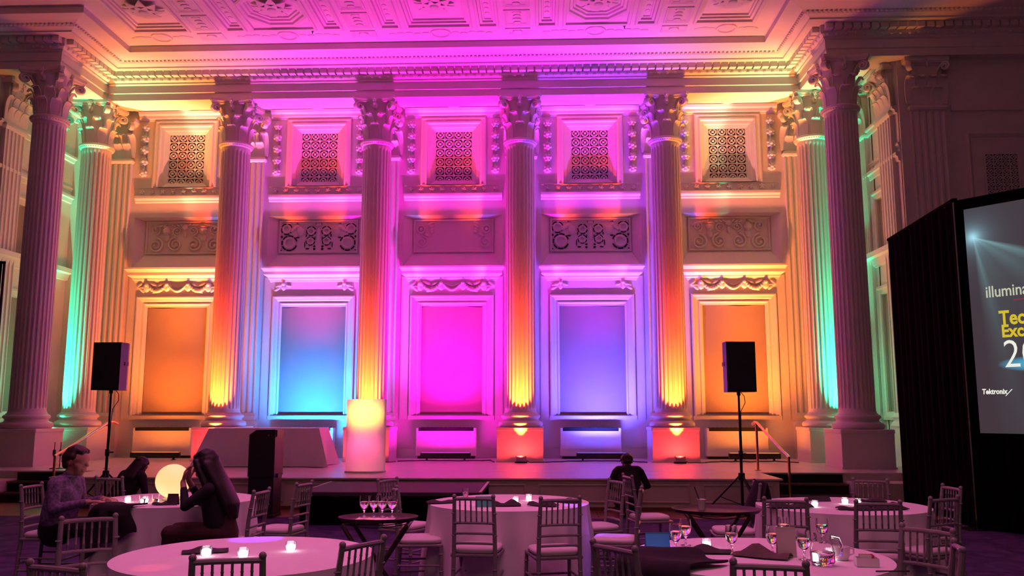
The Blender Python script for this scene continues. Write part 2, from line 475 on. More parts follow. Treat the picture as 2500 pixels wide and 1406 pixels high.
for k, bx in enumerate(BAYS):
    n = k+1
    sw = 0.79 if k in (1, 3) else 0.73
    # window with its surround
    colr = {0: 'orange lit', 1: 'pale blue lit', 2: 'magenta lit', 3: 'violet lit', 4: 'amber lit'}[k]
    win = thing('window_%d' % n, '%s window covered by a tan shade in the %s bay' % (colr, BAYN[k]), 'window', (bx, YW, 1.53), kind='structure')
    # shade: slightly sagging sheet
    gr = []
    for i in range(13):
        row = []
        for j in range(15):
            u = j/14; v = i/12
            row.append((bx-sw+2*sw*u, 20.418+0.004*sin(v*9+k)+0.006*sin(u*5+k*2)*(v**3), 1.53+2.56*v-(0.02*sin(u*pi*2+k) if i == 12 else 0)))
        gr.append(row)
    g = MB(); g.sheet(gr, 0.006); obj('shade', g, shade_mat, win, True, world=True)
    g = MB(); g.box(bx-sw+0.01, bx+sw-0.01, 20.405, 20.43, 1.532, 1.548); obj('hem_bar', g, shade_mat, win, world=True)
    if k == 4:
        g = MB(); g.torus((bx+0.64, 20.44, 4.03), 0.05, 0.012, 20, 6, 'y'); obj('pull_ring', g, metalw, win, True, world=True)
    # architrave frame, stepped
    g = MB(); fx = 1.0
    prof = [(0, YW), (0, YW-0.075), (0.02, YW-0.085), (0.045, YW-0.085), (0.06, YW-0.07), (0.12, YW-0.055), (0.135, YW-0.035), (0.17, YW-0.03), (0.185, YW-0.05), (0.21, YW-0.045), (0.225, YW-0.015), (fx-sw, YW-0.01), (fx-sw, 20.46)]
    g.frame(bx-fx, bx+fx, 1.05, 4.36, prof); g.v = [(x, y, max(z, 1.50)) for x, y, z in g.v]; obj('frame', g, plaster, win, world=True)
    g = MB(); g.box(bx-fx-0.02, bx+fx+0.02, YW-0.05, YW, 1.40, 1.50); obj('sill', g, plaster, win, world=True)
    # frieze
    g = MB(); g.box(bx-1.03, bx+1.03, YW-0.04, YW, 4.36, 4.70); obj('frieze_panel', g, plaster, win, world=True)
    # outer pilaster strips beside the frame
    for s in (-1, 1):
        g = MB(); g.box(*sorted((bx+s*1.03, bx+s*1.22)), YW-0.03, YW, 1.40, 4.80); obj('side_strip', g, plaster, win, world=True)
    # cornice over the window: three-sided sweep
    g = MB(); cp = [(bx-1.06, YW), (bx-1.06, YW-0.005), (bx+1.06, YW-0.005), (bx+1.06, YW)]
    rings = []
    for o_, z in [(0.02, 4.68), (0.05, 4.70), (0.06, 4.74), (0.09, 4.76), (0.10, 4.80), (0.17, 4.84), (0.19, 4.86), (0.19, 4.93), (0.20, 4.94), (0.225, 4.98), (0.25, 5.00), (0.25, 5.04), (0.03, 5.07)]:
        e = o_*0.9
        rings.append([(bx-1.03-e, YW+0.02, z), (bx-1.03-e, YW-o_*1.02, z), (bx+1.03+e, YW-o_*1.02, z), (bx+1.03+e, YW+0.02, z)])
    g.loft(rings, True, True); obj('window_cornice', g, plaster, win, world=True)
    if k in (0, 2, 4):
        g = MB(); yy = YW-0.055
        for s in (-1, 1):
            for q in range(9):     # side festoons
                t = q/8; g.ell((bx+s*(0.30+0.42*t), yy-0.015, 4.60-0.12*sin(pi*t)), (0.052, 0.04, 0.048), 7, 5)
            leaf_blob(g, bx+s*0.26, yy-0.01, 4.575, 0.075, 0.105, 0, 0.04); leaf_blob(g, bx+s*0.76, yy-0.01, 4.57, 0.085, 0.115, 0, 0.04)
            g.ell((bx+s*0.26, yy-0.04, 4.64), 0.045, 8, 5); g.ell((bx+s*0.76, yy-0.04, 4.63), 0.05, 8, 5)
            for a in (-0.8, 0.0, 0.8): leaf_blob(g, bx+s*(0.91+0.04*a), yy, 4.57+0.07*a, 0.095, 0.04, a*s, 0.03)
            leaf_blob(g, bx+s*0.50, yy, 4.50, 0.15, 0.045, 0.5*s, 0.03); leaf_blob(g, bx+s*0.60, yy, 4.64, 0.12, 0.04, -0.4*s, 0.03); leaf_blob(g, bx+s*0.42, yy, 4.63, 0.10, 0.035, 0.5*s, 0.03)
        pts = [(bx-0.22+0.44*i/12, yy-0.02, 4.63-0.15*sin(pi*i/12)) for i in range(13)]
        g.tube(pts, [0.018+0.02*sin(pi*i/12) for i in range(13)], 7)
        pts = [(bx-0.18+0.36*i/12, yy-0.015, 4.65-0.08*sin(pi*i/12)) for i in range(13)]
        g.tube(pts, 0.014, 6)
        obj('festoon', g, plaster, win, True, world=True)
    else:
        for s in (-1, 1):
            g = MB(); yy = YW-0.05
            g.ell((bx+s*0.74, yy-0.03, 4.64), 0.045, 9, 6); leaf_blob(g, bx+s*0.74, yy, 4.56, 0.05, 0.08)
            leaf_blob(g, bx+s*0.86, yy, 4.60, 0.10, 0.04, 0.3*s); leaf_blob(g, bx+s*0.90, yy, 4.52, 0.08, 0.04, 0.6*s)
            leaf_blob(g, bx+s*0.62, yy, 4.60, 0.07, 0.03, -0.3*s)
            obj('frieze_ornament', g, plaster, win, True, world=True)
    # mid recess with splayed sides and relief panel
    g = MB()
    R0 = [(bx-1.2, YW, 5.07), (bx+1.2, YW, 5.07), (bx+1.2, YW, 6.33), (bx-1.2, YW, 6.33)]
    R1 = [(bx-0.98, 20.62, 5.44), (bx+0.98, 20.62, 5.44), (bx+0.98, 20.62, 6.27), (bx-0.98, 20.62, 6.27)]
    g.loft([R0, R1], False, True); obj('recess_splay', g, plaster, wall, world=True)
    g = MB(); g.box(bx-1.0, bx+1.0, 20.62, 20.66, 5.42, 6.29)
    pan = obj('relief_panel', g, plaster, wall, world=True)
    g = MB(); g.frame(bx-0.98, bx+0.98, 5.44, 6.27, [(0, 20.62), (0.0, 20.575), (0.025, 20.565), (0.04, 20.59), (0.05, 20.62)])
    obj('panel_moulding', g, plaster, pan, world=True)
    y0 = 20.61 if k in (1, 3) else 20.598
    if k in (0, 4):
        g = MB()
        for s in (-1, 1):
            relief_scroll(g, bx+s*0.72, 5.66, y0, 0.19, 1.7, 0.026, s, pi/2); relief_scroll(g, bx+s*0.74, 6.05, y0, 0.13, 1.5, 0.022, -s, -pi/2)
            relief_scroll(g, bx+s*0.24, 5.68, y0, 0.18, 1.7, 0.026, -s, pi/2); relief_scroll(g, bx+s*0.20, 6.02, y0, 0.12, 1.5, 0.02, s, -pi/2)
            g.lathe([(0.03, 0), (0.09, 0.05), (0.10, 0.12), (0.06, 0.17), (0.09, 0.2)], 12, (bx+s*0.46, y0+0.01, 5.93), T=None)
            leaf_blob(g, bx+s*0.46, y0, 5.86, 0.07, 0.10)
            for a in range(4): leaf_blob(g, bx+s*(0.52+0.10*a), y0, 6.17-0.02*a, 0.075, 0.03, 0.5*s)
            for a in range(3): leaf_blob(g, bx+s*(0.10+0.09*a), y0, 6.18-0.01*a, 0.06, 0.03, -0.5*s)
        g.ell((bx, y0-0.02, 6.12), (0.07, 0.04, 0.07), 9, 6); leaf_blob(g, bx, y0, 5.95, 0.04, 0.1)
        obj('scroll_relief', g, plaster, pan, True, world=True)
    elif k in (1, 3):
        g = MB()
        for s in (-1, 1):
            g.torus((bx+s*0.72, y0-0.005, 5.70), 0.125, 0.03, 24, 7, 'y'); g.torus((bx+s*0.80, y0-0.005, 6.05), 0.09, 0.026, 20, 7, 'y')
            g.torus((bx+s*0.19, y0-0.005, 6.0), 0.075, 0.024, 20, 7, 'y'); g.torus((bx+s*0.20, y0-0.005, 5.75), 0.07, 0.024, 20, 7, 'y')
            for a in range(5): leaf_blob(g, bx+s*(0.42+0.06*a), y0, 6.10-0.04*abs(a-2), 0.075, 0.05, 0.6*s)
            leaf_blob(g, bx+s*0.45, y0-0.01, 5.98, 0.09, 0.11)
            for a in range(4): leaf_blob(g, bx+s*(0.3+0.16*a), y0, 6.20, 0.09, 0.022)
        leaf_blob(g, bx, y0, 6.16, 0.09, 0.04); leaf_blob(g, bx, y0, 5.9, 0.05, 0.2)
        obj('scroll_relief', g, plaster, pan, True, world=True)
        g = MB(); yv = y0+0.002     # solid dark inlays painting the shade of pierced openings round the scrolls
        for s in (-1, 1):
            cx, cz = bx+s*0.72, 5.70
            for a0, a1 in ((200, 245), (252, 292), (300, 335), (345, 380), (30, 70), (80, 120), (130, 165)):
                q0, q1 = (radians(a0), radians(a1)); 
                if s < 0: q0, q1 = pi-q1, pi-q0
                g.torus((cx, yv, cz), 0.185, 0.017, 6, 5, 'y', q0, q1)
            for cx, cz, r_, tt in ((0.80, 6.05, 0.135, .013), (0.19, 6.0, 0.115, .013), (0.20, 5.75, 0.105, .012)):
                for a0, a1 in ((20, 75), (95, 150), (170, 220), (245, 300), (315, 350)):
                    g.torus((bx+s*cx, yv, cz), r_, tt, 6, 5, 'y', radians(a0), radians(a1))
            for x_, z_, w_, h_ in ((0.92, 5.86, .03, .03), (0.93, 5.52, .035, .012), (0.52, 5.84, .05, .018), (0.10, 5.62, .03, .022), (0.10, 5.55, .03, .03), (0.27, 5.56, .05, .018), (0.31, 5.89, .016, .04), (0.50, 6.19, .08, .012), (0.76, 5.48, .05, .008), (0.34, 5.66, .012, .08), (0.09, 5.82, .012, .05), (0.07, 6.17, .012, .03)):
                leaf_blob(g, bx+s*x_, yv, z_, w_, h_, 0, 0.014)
        obj('opening_shade_inlay', g, void_shadow, pan, True, world=True)
    else:
        for s in (-1, 1):
            g = MB()
            g.torus((bx+s*0.80, y0, 6.02), 0.085, 0.026, 20, 7, 'y'); g.ell((bx+s*0.80, y0-0.02, 6.02), 0.045, 8, 5)
            relief_scroll(g, bx+s*0.78, 5.70, y0+0.005, 0.16, 1.5, 0.018, s, pi/2)
            for a in range(4): leaf_blob(g, bx+s*(0.56-0.01*a), y0, 6.16-0.07*a, 0.09-0.012*a, 0.04, 0.5*s)
            leaf_blob(g, bx+s*0.66, y0, 5.88, 0.06, 0.04, 0.4)
            obj('corner_relief', g, plaster, pan, True, world=True)
    # string course with rosettes
    g = MB()
    g.loft([[(bx-1.2, y, z) for y, z in SP] for SP in [[(YW+0.02, 6.68), (YW-0.01, 6.69), (YW-0.03, 6.72), (YW-0.035, 6.75), (YW-0.06, 6.77), (YW-0.075, 6.80), (YW-0.075, 6.85), (YW-0.05, 6.87), (YW-0.02, 6.88), (YW-0.02, 7.05), (YW-0.035, 7.06), (YW-0.035, 7.075), (YW+0.02, 7.08)]]] +
           [[(bx+1.2, y, z) for y, z in [(YW+0.02, 6.68), (YW-0.01, 6.69), (YW-0.03, 6.72), (YW-0.035, 6.75), (YW-0.06, 6.77), (YW-0.075, 6.80), (YW-0.075, 6.85), (YW-0.05, 6.87), (YW-0.02, 6.88), (YW-0.02, 7.05), (YW-0.035, 7.06), (YW-0.035, 7.075), (YW+0.02, 7.08)]]], True, True)
    sc = obj('string_course', g, plaster, wall, world=True, loc=(bx-MID, 0, 6.5-HS))
    for q in range(9):
        inst('rosette', rosm, sc, (-1.04+0.26*q, -0.02, 6.965-6.5), (0, 0.5*q, 0))
    # upper frame and grille
    g = MB(); g.frame(bx-0.80, bx+0.80, 6.86, 8.78, [(0, YW), (0, YW-0.05), (0.03, YW-0.06), (0.06, YW-0.05), (0.10, YW-0.045), (0.12, YW-0.065), (0.15, YW-0.06), (0.165, YW-0.02), (0.24, YW-0.005), (0.255, YW+0.01), (0.32, YW+0.035), (0.345, YW+0.045), (0.345, YW+0.10)])
    keep = MB(); keep.v = [(x, y, max(z, 7.08)) for x, y, z in g.v]; keep.f = g.f; keep.m = g.m
    uf = obj('grille_frame', keep, plaster, wall, world=True, loc=(bx-MID, 0, 7.08-HS))
    inst('lattice_grille', grm, uf, (0, 0.062, 0.02))
    g = MB(); g.box(bx-0.6, bx+0.6, 20.53, 20.55, 7.0, 8.72); obj('painted_void_shadow', g, void_shadow, uf, world=True)  # solid plate coloured dark for the shade behind the grille
    # wall top moulding
    g = MB(); g.loft([[(x, y, z) for y, z in [(YW+0.02, 8.78), (YW-0.03, 8.79), (YW-0.04, 8.82), (YW-0.07, 8.84), (YW-0.08, 8.90), (YW-0.13, 8.94), (YW-0.15, 9.0), (YW+0.02, 9.018)]] for x in (bx-1.2, bx+1.2)], True, True)
    obj('top_moulding', g, plaster, wall, world=True)
    for s in (-1, 1):
        ga = MB(); ga.cyl((bx+s*1.03, YW-0.03, 8.62), (bx+s*1.03, YW-0.03, 7.4), 0.022, 7)
        for q in range(4):
            leaf_blob(ga, bx+s*1.03-0.05, YW-0.02, 8.30-0.30*q, 0.05, 0.03, 0.7, 0.02); leaf_blob(ga, bx+s*1.03+0.05, YW-0.02, 8.30-0.30*q, 0.05, 0.03, -0.7, 0.02)
        go = obj('garland', ga, plaster, wall, True, world=True, loc=(bx+s*1.03-MID, 0, 8.0-HS))
        for q in range(5):
            inst('flower_cluster', garm, go, (0.0, -0.03, 0.60-0.29*q), (0, 0.7*q, 0), (1-0.04*abs(q-2),)*3)
# base mouldings of the rear wall
bb = MB(); bb.box(XL, XR, YW-0.04, YW, HS, HS+0.22); bb.box(XL, XR, YW-0.06, YW-0.04, HS, HS+0.05)
tag(obj('baseboard_back', bb, plaster, None, world=True), 'painted baseboard along the rear stage wall', 'baseboard', kind='structure')
# ================================================================== COLUMNS AND PILASTERS
def fluted_shaft(z0, z1, r0, r1, nf=24):
    q = MB(); rings = []
    zs = [(z0, 0), (z0+0.05, 0), (z0+0.085, 0.0), (z0+0.10, 0.45), (z0+0.13, 0.8), (z0+0.18, 1.0)]
    H = z1-z0
    zs += [(z0+H*t, 1.0) for t in (0.2, 0.4, 0.6, 0.8)]
    zs += [(z1-0.18, 1.0), (z1-0.12, 0.8), (z1-0.09, 0.4), (z1-0.07, 0.0), (z1, 0)]
    for z, dep in zs:
        t = (z-z0)/H; R = r0+(r1-r0)*(t**1.6)
        if z == z0: R *= 1.05
        ring = []
        for k in range(nf):
            a = 2*pi*(k+0.5)/nf; w = 2*pi/nf
            for u, d in ((-0.5, 0), (-0.36, 0), (-0.24, 0.62), (-0.08, 0.97), (0.08, 0.97), (0.24, 0.62), (0.36, 0)):
                rr = R-d*dep*R*0.085
                ring.append((rr*cos(a+u*w), rr*sin(a+u*w), z))
        rings.append(ring)
    q.loft(rings, True, True)
    return q
def leaf_mesh(h, w, out, name):
    q = MB(); prof = [(0.0, 0.0), (0.012, 0.22), (0.02, 0.45), (0.032, 0.66), (0.055, 0.84), (0.10, 0.97), (0.15, 0.98), (0.175, 0.90)]
    wid = [0.75, 0.9, 1.0, 1.0, 0.95, 0.85, 0.65, 0.3]
    G = []
    for (o_, t), ww in zip(prof, wid):
        row = []
        for j in range(7):
            u = (j-3)/3
            sc_ = 1.0 if j % 2 else 0.86
            row.append((w*ww*u*sc_*0.5, -(o_*out)-0.02*(1-abs(u))*0.7+0.012*(j % 2), t*h))
        G.append(row)
    q.sheet(G, 0.016)
    return q.mesh(name, True, [plaster], 60)
ACLOW = leaf_mesh(0.36, 0.25, 0.85, 'acanthus_leaf'); ACHI = leaf_mesh(0.58, 0.25, 1.0, 'acanthus_leaf')
def volute_mesh():
    q = MB(); pts = []; n = 26
    stalk = [(0.0, 0.0, 0.0), (0.02, 0, 0.10), (0.07, 0, 0.19), (0.14, 0, 0.25)]
    for k in range(n+1):
        t = k/n; a = pi/2+0.35-2*pi*1.5*t; r = 0.085*(1-0.75*t)
        pts.append((0.175+r*cos(a), 0, 0.175+r*sin(a)))
    P = stalk+pts
    q.tube(P, [0.018+0.012*min(1, i/4) for i in range(len(P))], 6, flat=1.8)
    q.ell(pts[-1], (0.03, 0.045, 0.03), 7, 5)
    return q.mesh('volute', True, [plaster], 60)
VOL = volute_mesh()
def abacus_mesh(hw=0.50):
    q = MB(); rings = []
    for z, s in ((0, 0.93), (0.03, 0.95), (0.05, 0.98), (0.06, 1.0), (0.12, 1.0), (0.12, 0.9)):
        ring = []
        for side in range(4):
            a = side*pi/2
            for u in (-0.88, -0.6, -0.3, 0, 0.3, 0.6, 0.88):
                x = hw*u; y = -hw*(1-0.17*(1-(u/0.88)**2))
                x, y = x*s, y*s
                ring.append((x*cos(a)-y*sin(a), x*sin(a)+y*cos(a), z))
        rings.append(ring)
    q.loft(rings, True, True)
    return q.mesh('abacus', False, [plaster])
ABM = abacus_mesh()
q = MB()
for k in range(6): leaf_blob(q, 0.035*cos(k*pi/3), 0, 0.035*sin(k*pi/3), 0.03, 0.024, -k*pi/3, 0.02)
q.ell((0, -0.02, 0), 0.02, 7, 5); leaf_blob(q, 0, 0.01, -0.08, 0.03, 0.07)
FLE = q.mesh('fleuron', True, [plaster])
col0 = thing('column', '', 'column', (0, 0, HS), group='fluted columns with leafy capitals')
q = MB(); q.box(-0.5, 0.5, -0.5, 0.5, 0, 0.66); q.box(-0.515, 0.515, -0.515, 0.515, 0, 0.03); q.cbox(-0.515, 0.515, -0.515, 0.515, 0.66, 0.74, 0.015); obj('plinth', q, plaster, col0)
q = MB(); q.lathe([(0.46, 0.74), (0.485, 0.765), (0.495, 0.80), (0.485, 0.84), (0.455, 0.865), (0.43, 0.87), (0.405, 0.885), (0.395, 0.91), (0.405, 0.935), (0.425, 0.945), (0.435, 0.965), (0.435, 0.985), (0.42, 1.005), (0.395, 1.015), (0.385, 1.02), (0.385, 1.035), (0.36, 1.05)], 48)
obj('column_base', q, plaster, col0, True, 50)
obj('shaft', fluted_shaft(1.05, 7.16, 0.345, 0.325), plaster, col0, True, 35)
q = MB(); q.lathe([(0.325, 7.16), (0.345, 7.17), (0.355, 7.19), (0.385, 7.21), (0.392, 7.235), (0.385, 7.26), (0.36, 7.275), (0.33, 7.285)], 40)
ast = obj('astragal', q, plaster, col0, True, 50)
q = MB()
for k in range(44): q.ell((0.358*cos(2*pi*k/44), 0.358*sin(2*pi*k/44), 7.196), 0.018, 6, 4)
o = obj('bead_string', q, plaster, ast, True); o['kind'] = 'stuff'
q = MB(); q.lathe([(0.30, 7.28), (0.295, 7.4), (0.30, 7.7), (0.325, 7.95), (0.39, 8.12), (0.41, 8.15)], 32)
cap0 = obj('capital', q, plaster, col0, True, 50)
for k in range(8):
    a = 2*pi*k/8
    inst('acanthus_leaf', ACLOW, cap0, (0.30*sin(a), -0.30*cos(a), 7.29), (0, 0, a))
    a = 2*pi*(k+.5)/8
    inst('acanthus_leaf', ACHI, cap0, (0.295*sin(a), -0.295*cos(a), 7.31), (0, 0, a))
for k in range(4):
    a = pi/4+k*pi/2
    inst('volute', VOL, cap0, (0.33*cos(a), 0.33*sin(a), 7.87), (0, 0, a), (1.2, 1.2, 1.05))
    for s in (-1, 1):
        a2 = k*pi/2+s*0.20
        inst('volute', VOL, cap0, (0.30*cos(a2), 0.30*sin(a2), 7.92), (0, 0, a2-s*1.0), (0.55, 0.6, 0.8))
    a = k*pi/2
    inst('fleuron', FLE, cap0, (0.44*sin(a), -0.44*cos(a), 8.21), (0, 0, a))
inst('abacus', ABM, cap0, (0, 0, 8.155))
CLAB = ['green lit fluted column at the rear left corner of the stage', 'fluted column between the orange and blue bays, glowing yellow at its foot',
        'fluted column behind the glowing lectern', 'fluted column between the magenta and violet bays',
        'fluted column between the violet and amber bays', 'green lit fluted column at the rear right corner of the stage']
for i, x in enumerate(CXS):
    place(col0, (x, YC, HS), 0, CLAB[i], i == 0)
place(col0, (CXS[0], YF, HS), 0, 'large front column at the left end, dark with a magenta edge', False)
place(col0, (CXS[5], YF, HS), 0, 'large front column at the right end beside the black drape', False)

# pilasters: fluted strips with flat capitals against the walls
def pil_mesh(hw=0.34, dep=0.10):
    q = MB()
    q.box(-hw-0.06, hw+0.06, -dep-0.05, 0, 0, 0.74)
    q.loft([[(-hw-e, 0, z), (-hw-e, -dep-e, z), (hw+e, -dep-e, z), (hw+e, 0, z)] for e, z in ((0.05, 0.74), (0.07, 0.79), (0.05, 0.85), (0.02, 0.88), (0.02, 0.93), (0.045, 0.96), (0.03, 1.0), (0.0, 1.05))], True, True)
    sec = []
    nf = 5; w = 2*hw/nf
    for k in range(nf):
        x = -hw+w*k
        sec += [(x, -dep), (x+0.16*w, -dep), (x+0.3*w, -dep+0.026), (x+0.5*w, -dep+0.036), (x+0.7*w, -dep+0.026), (x+0.84*w, -dep)]
    sec += [(hw, -dep), (hw, 0), (-hw, 0)]
    q.loft([[(x, y, z) for x, y in sec] for z in (1.05, 7.16)], True, True)
    q.loft([[(-hw-e, 0, z), (-hw-e, -dep-e, z), (hw+e, -dep-e, z), (hw+e, 0, z)] for e, z in ((0.0, 7.16), (0.03, 7.18), (0.05, 7.22), (0.03, 7.27), (0.0, 7.29))], True, True)
    return q.mesh('pilaster', False, [plaster])
PIL = pil_mesh()
q = MB(); q.loft([[(-h, 0, z), (-h, -d, z), (h, -d, z), (h, 0, z)] for h, d, z in ((0.32, 0.08, 7.29), (0.32, 0.08, 7.9), (0.36, 0.12, 8.1), (0.42, 0.18, 8.15))], True, True)
q.loft([[(-h, 0, z), (-h, -d, z), (h, -d, z), (h, 0, z)] for h, d, z in ((0.43, 0.19, 8.155), (0.45, 0.22, 8.2), (0.45, 0.22, 8.28))], True, True)
PCAP = q.mesh('pilaster_capital', False, [plaster])
def pilaster(parent, x, y, rz):
    bw = wloc(parent)
    p = inst('pilaster', PIL, parent, (x-bw.x, y-bw.y, HS-bw.z), (0, 0, rz))
    c = inst('pilaster_capital', PCAP, parent, (x-bw.x, y-bw.y, HS-bw.z), (0, 0, rz))
    for u in (-0.22, 0, 0.22): inst('acanthus_leaf', ACLOW, c, (u, -0.08, 7.29))
    for u in (-0.33, -0.11, 0.11, 0.33): inst('acanthus_leaf', ACHI, c, (u, -0.08, 7.31))
    for s in (-1, 1):
        inst('volute', VOL, c, (s*0.22, -0.10, 7.87), (0, 0, -pi/4 if s > 0 else -3*pi/4), (1.1, 1.1, 1.05))
    inst('fleuron', FLE, c, (0, -0.22, 8.21))
for i, x in enumerate(CXS):
    pilaster(wall, x, YW, 0)

# ---- side walls of the recess
def side_wall(name, X, s, label):
    """s = +1: the wall faces +x"""
    t = thing(name, label, 'wall', (X, 18.9, HS), kind='structure')
    g = MB(); g.box(*sorted((X, X-s*0.4)), YF, 18.15, HS, 9.02); g.box(*sorted((X, X-s*0.4)), 18.75, 20.9, HS, 9.02)
    for z0, z1 in ((HS, 1.6), (4.1, 4.9), (6.2, 9.02)): g.box(*sorted((X, X-s*0.4)), 18.1, 18.8, z0, z1)
    g.box(*sorted((X-s*0.2, X-s*0.4)), 18.1, 18.8, HS, 9.0)
    obj('wall_body', g, plaster, t, world=True)
    def band(z0, z1, d, nm):
        g = MB(); g.loft([[(X, y, z0), (X+s*d*0.4, y, z0+0.01), (X+s*d*0.6, y, (z0+z1)/2), (X+s*d, y, z0+(z1-z0)*0.6), (X+s*d, y, z1-0.01), (X, y, z1)] for y in (YF, 20.38)], True, True)
        obj(nm, g, plaster, t, world=True)
    band(6.68, 6.88, 0.09, 'string_course'); band(6.98, 7.08, 0.04, 'string_course'); band(4.75, 5.05, 0.18, 'cornice_band')
    band(7.70, 7.86, 0.10, 'string_course'); band(8.74, 9.0, 0.15, 'top_moulding')
    T = Matrix.Translation((X, 18.45, 0)) @ Matrix.Rotation(pi/2 if s > 0 else -pi/2, 4, 'Z')
    for z0, z1 in ((1.6, 4.1), (4.9, 6.2)):
        g = MB(); g.frame(-0.48, 0.48, z0-0.18, z1+0.18, [(0, 0), (0, -0.05), (0.05, -0.06), (0.08, -0.03), (0.16, -0.02), (0.18, 0.03)], T); obj('panel_frame', g, plaster, t, world=True)
        g = MB(); g.box(-0.32, 0.32, 0.06, 0.07, z0, z1, T); obj('sunk_screen', g, shade_mat, t, world=True)
    for yy in (YF+0.5, YC):
        pilaster(t, X, yy, pi/2 if s > 0 else -pi/2)
    return t
side_wall('wall_left', XL, 1, 'side wall of the stage recess behind the left front column')
side_wall('wall_right', XR, -1, 'green lit side wall of the stage recess behind the right front column')

# ---- hall walls
wf2 = thing('wall_front', 'dim brown hall wall to the right of the columns', 'wall', (10.5, YF, 0), kind='structure')
g = MB(); g.box(XR+0.02, 14, YF-0.05, YF+0.35, 0, 8.9); obj('wall_body', g, plaster, wf2, world=True)
for x in (7.85, 11.2): pilaster(wf2, x, YF-0.05, 0)
g = MB(); g.box(8.35, 10.7, YF-0.10, YF-0.05, 7.70, 7.82); obj('string_course', g, plaster, wf2, world=True)
g = MB(); g.frame(8.6, 10.5, 5.2, 7.25, [(0, YF-0.05), (0, YF-0.10), (0.05, YF-0.11), (0.10, YF-0.07), (0.12, YF-0.05)]); obj('panel_frame', g, plaster, wf2, world=True)
g = MB(); g.box(8.95, 9.6, YF-0.065, YF-0.055, 5.9, 6.78); ve = obj('painted_void_shadow', g, void_shadow, wf2, world=True)  # solid plate, its dark colour painting the shade inside the vent
inst('lattice_grille', grm, ve, (9.275-10.5, YF-0.085-YF, 5.92), (0, 0, 0), (0.72, 1, 0.62))
wl = MB(); wl.box(-14, XL-0.02, YF-0.05, YF+0.35, 0, 8.9); tag(obj('wall_front', wl, plaster, None), 'dim hall wall to the left of the columns', 'wall', kind='structure')
for nm, bxx, lb in (('wall_hall_left', (-14.3, -14, -4, YF+0.3), 'left wall of the hall'), ('wall_hall_right', (14, 14.3, -4, YF+0.3), 'right wall of the hall'), ('wall_rear', (-14.3, 14.3, -4.3, -4, ), 'wall behind the audience')):
    g = MB(); g.box(bxx[0], bxx[1], bxx[2], bxx[3], 0, 10.0)
    tag(obj(nm, g, mat('hall_wall_paint', (0.40, 0.30, 0.27), 0.7, var=0.03), None), lb, 'wall', kind='structure')

# ================================================================== COFFERED CEILING
ceil = thing('ceiling', 'coffered plaster ceiling with rosettes above the stage', 'ceiling', (MID, 15, 9.71), kind='structure')
g = MB(); g.box(-14.2, 14.2, -4.2, YC+0.5, 10.02, 10.2); obj('ceiling_slab', g, plaster, ceil, world=True)
ZC = 9.71
YA, YB = 15.55, 17.33          # opening row
g = MB()
g.box(-14, 14, -4, YA, ZC, 10.02)
g.box(-9.25, 4.83, YB, 18.0, ZC, 10.02)
g.box(-14, -9.3, YA, 16.1, ZC, 10.02); g.box(4.9, 14, YA, 16.1, ZC, 10.02)
g.box(-9.3, -9.0, YA, YB, ZC, 10.02); g.box(4.6, 4.9, YA, YB, ZC, 10.02)
ops = []      # (x0, x1, kind)
for i in (1, 2, 3):
    bx = BAYS[i]
    ops += [(bx-1.27, bx-0.82, 'flank'), (bx-0.70, bx+0.70, 'oct' if i != 2 else 'sq'), (bx+0.82, bx+1.27, 'flank')]
ops += [(-8.85, -7.60, 'sq'), (3.18, 4.45, 'sq')]
xs = sorted(ops)
edges = [-9.0]
for a, b_, _k in xs: edges += [a, b_]
edges.append(4.6)
for i in range(0, len(edges), 2): g.box(edges[i], edges[i+1], YA, YB, ZC, 10.02)
obj('ceiling_beams', g, plaster, ceil, world=True)
TF = Matrix(((1,0,0,0),(0,0,1,0),(0,1,0,0),(0,0,0,1)))
rb = MB()
for k in range(8):
    a = 2*pi*k/8; T = Matrix.Rotation(a, 4, 'Z')
    rb.sheet([[(0.06+0.30*v, (0.10*sin(pi*min(1, 0.25+0.75*v)))*u, -0.05-0.10*sin(pi*v*0.9)) for u in (-1, -0.5, 0, 0.5, 1)] for v in (0, 0.25, 0.5, 0.75, 1.0)], 0.025, T=T)
    T2 = Matrix.Rotation(a+pi/8, 4, 'Z')
    rb.sheet([[(0.05+0.18*v, (0.07*sin(pi*min(1, 0.25+0.75*v)))*u, -0.12-0.06*sin(pi*v*0.9)) for u in (-1, 0, 1)] for v in (0, 0.33, 0.66, 1.0)], 0.025, T=T2)
rb.ell((0, 0, -0.16), (0.08, 0.08, 0.06), 10, 6)
ROS = rb.mesh('ceiling_rosette', True, [plaster], 60)
bw = wloc(ceil)
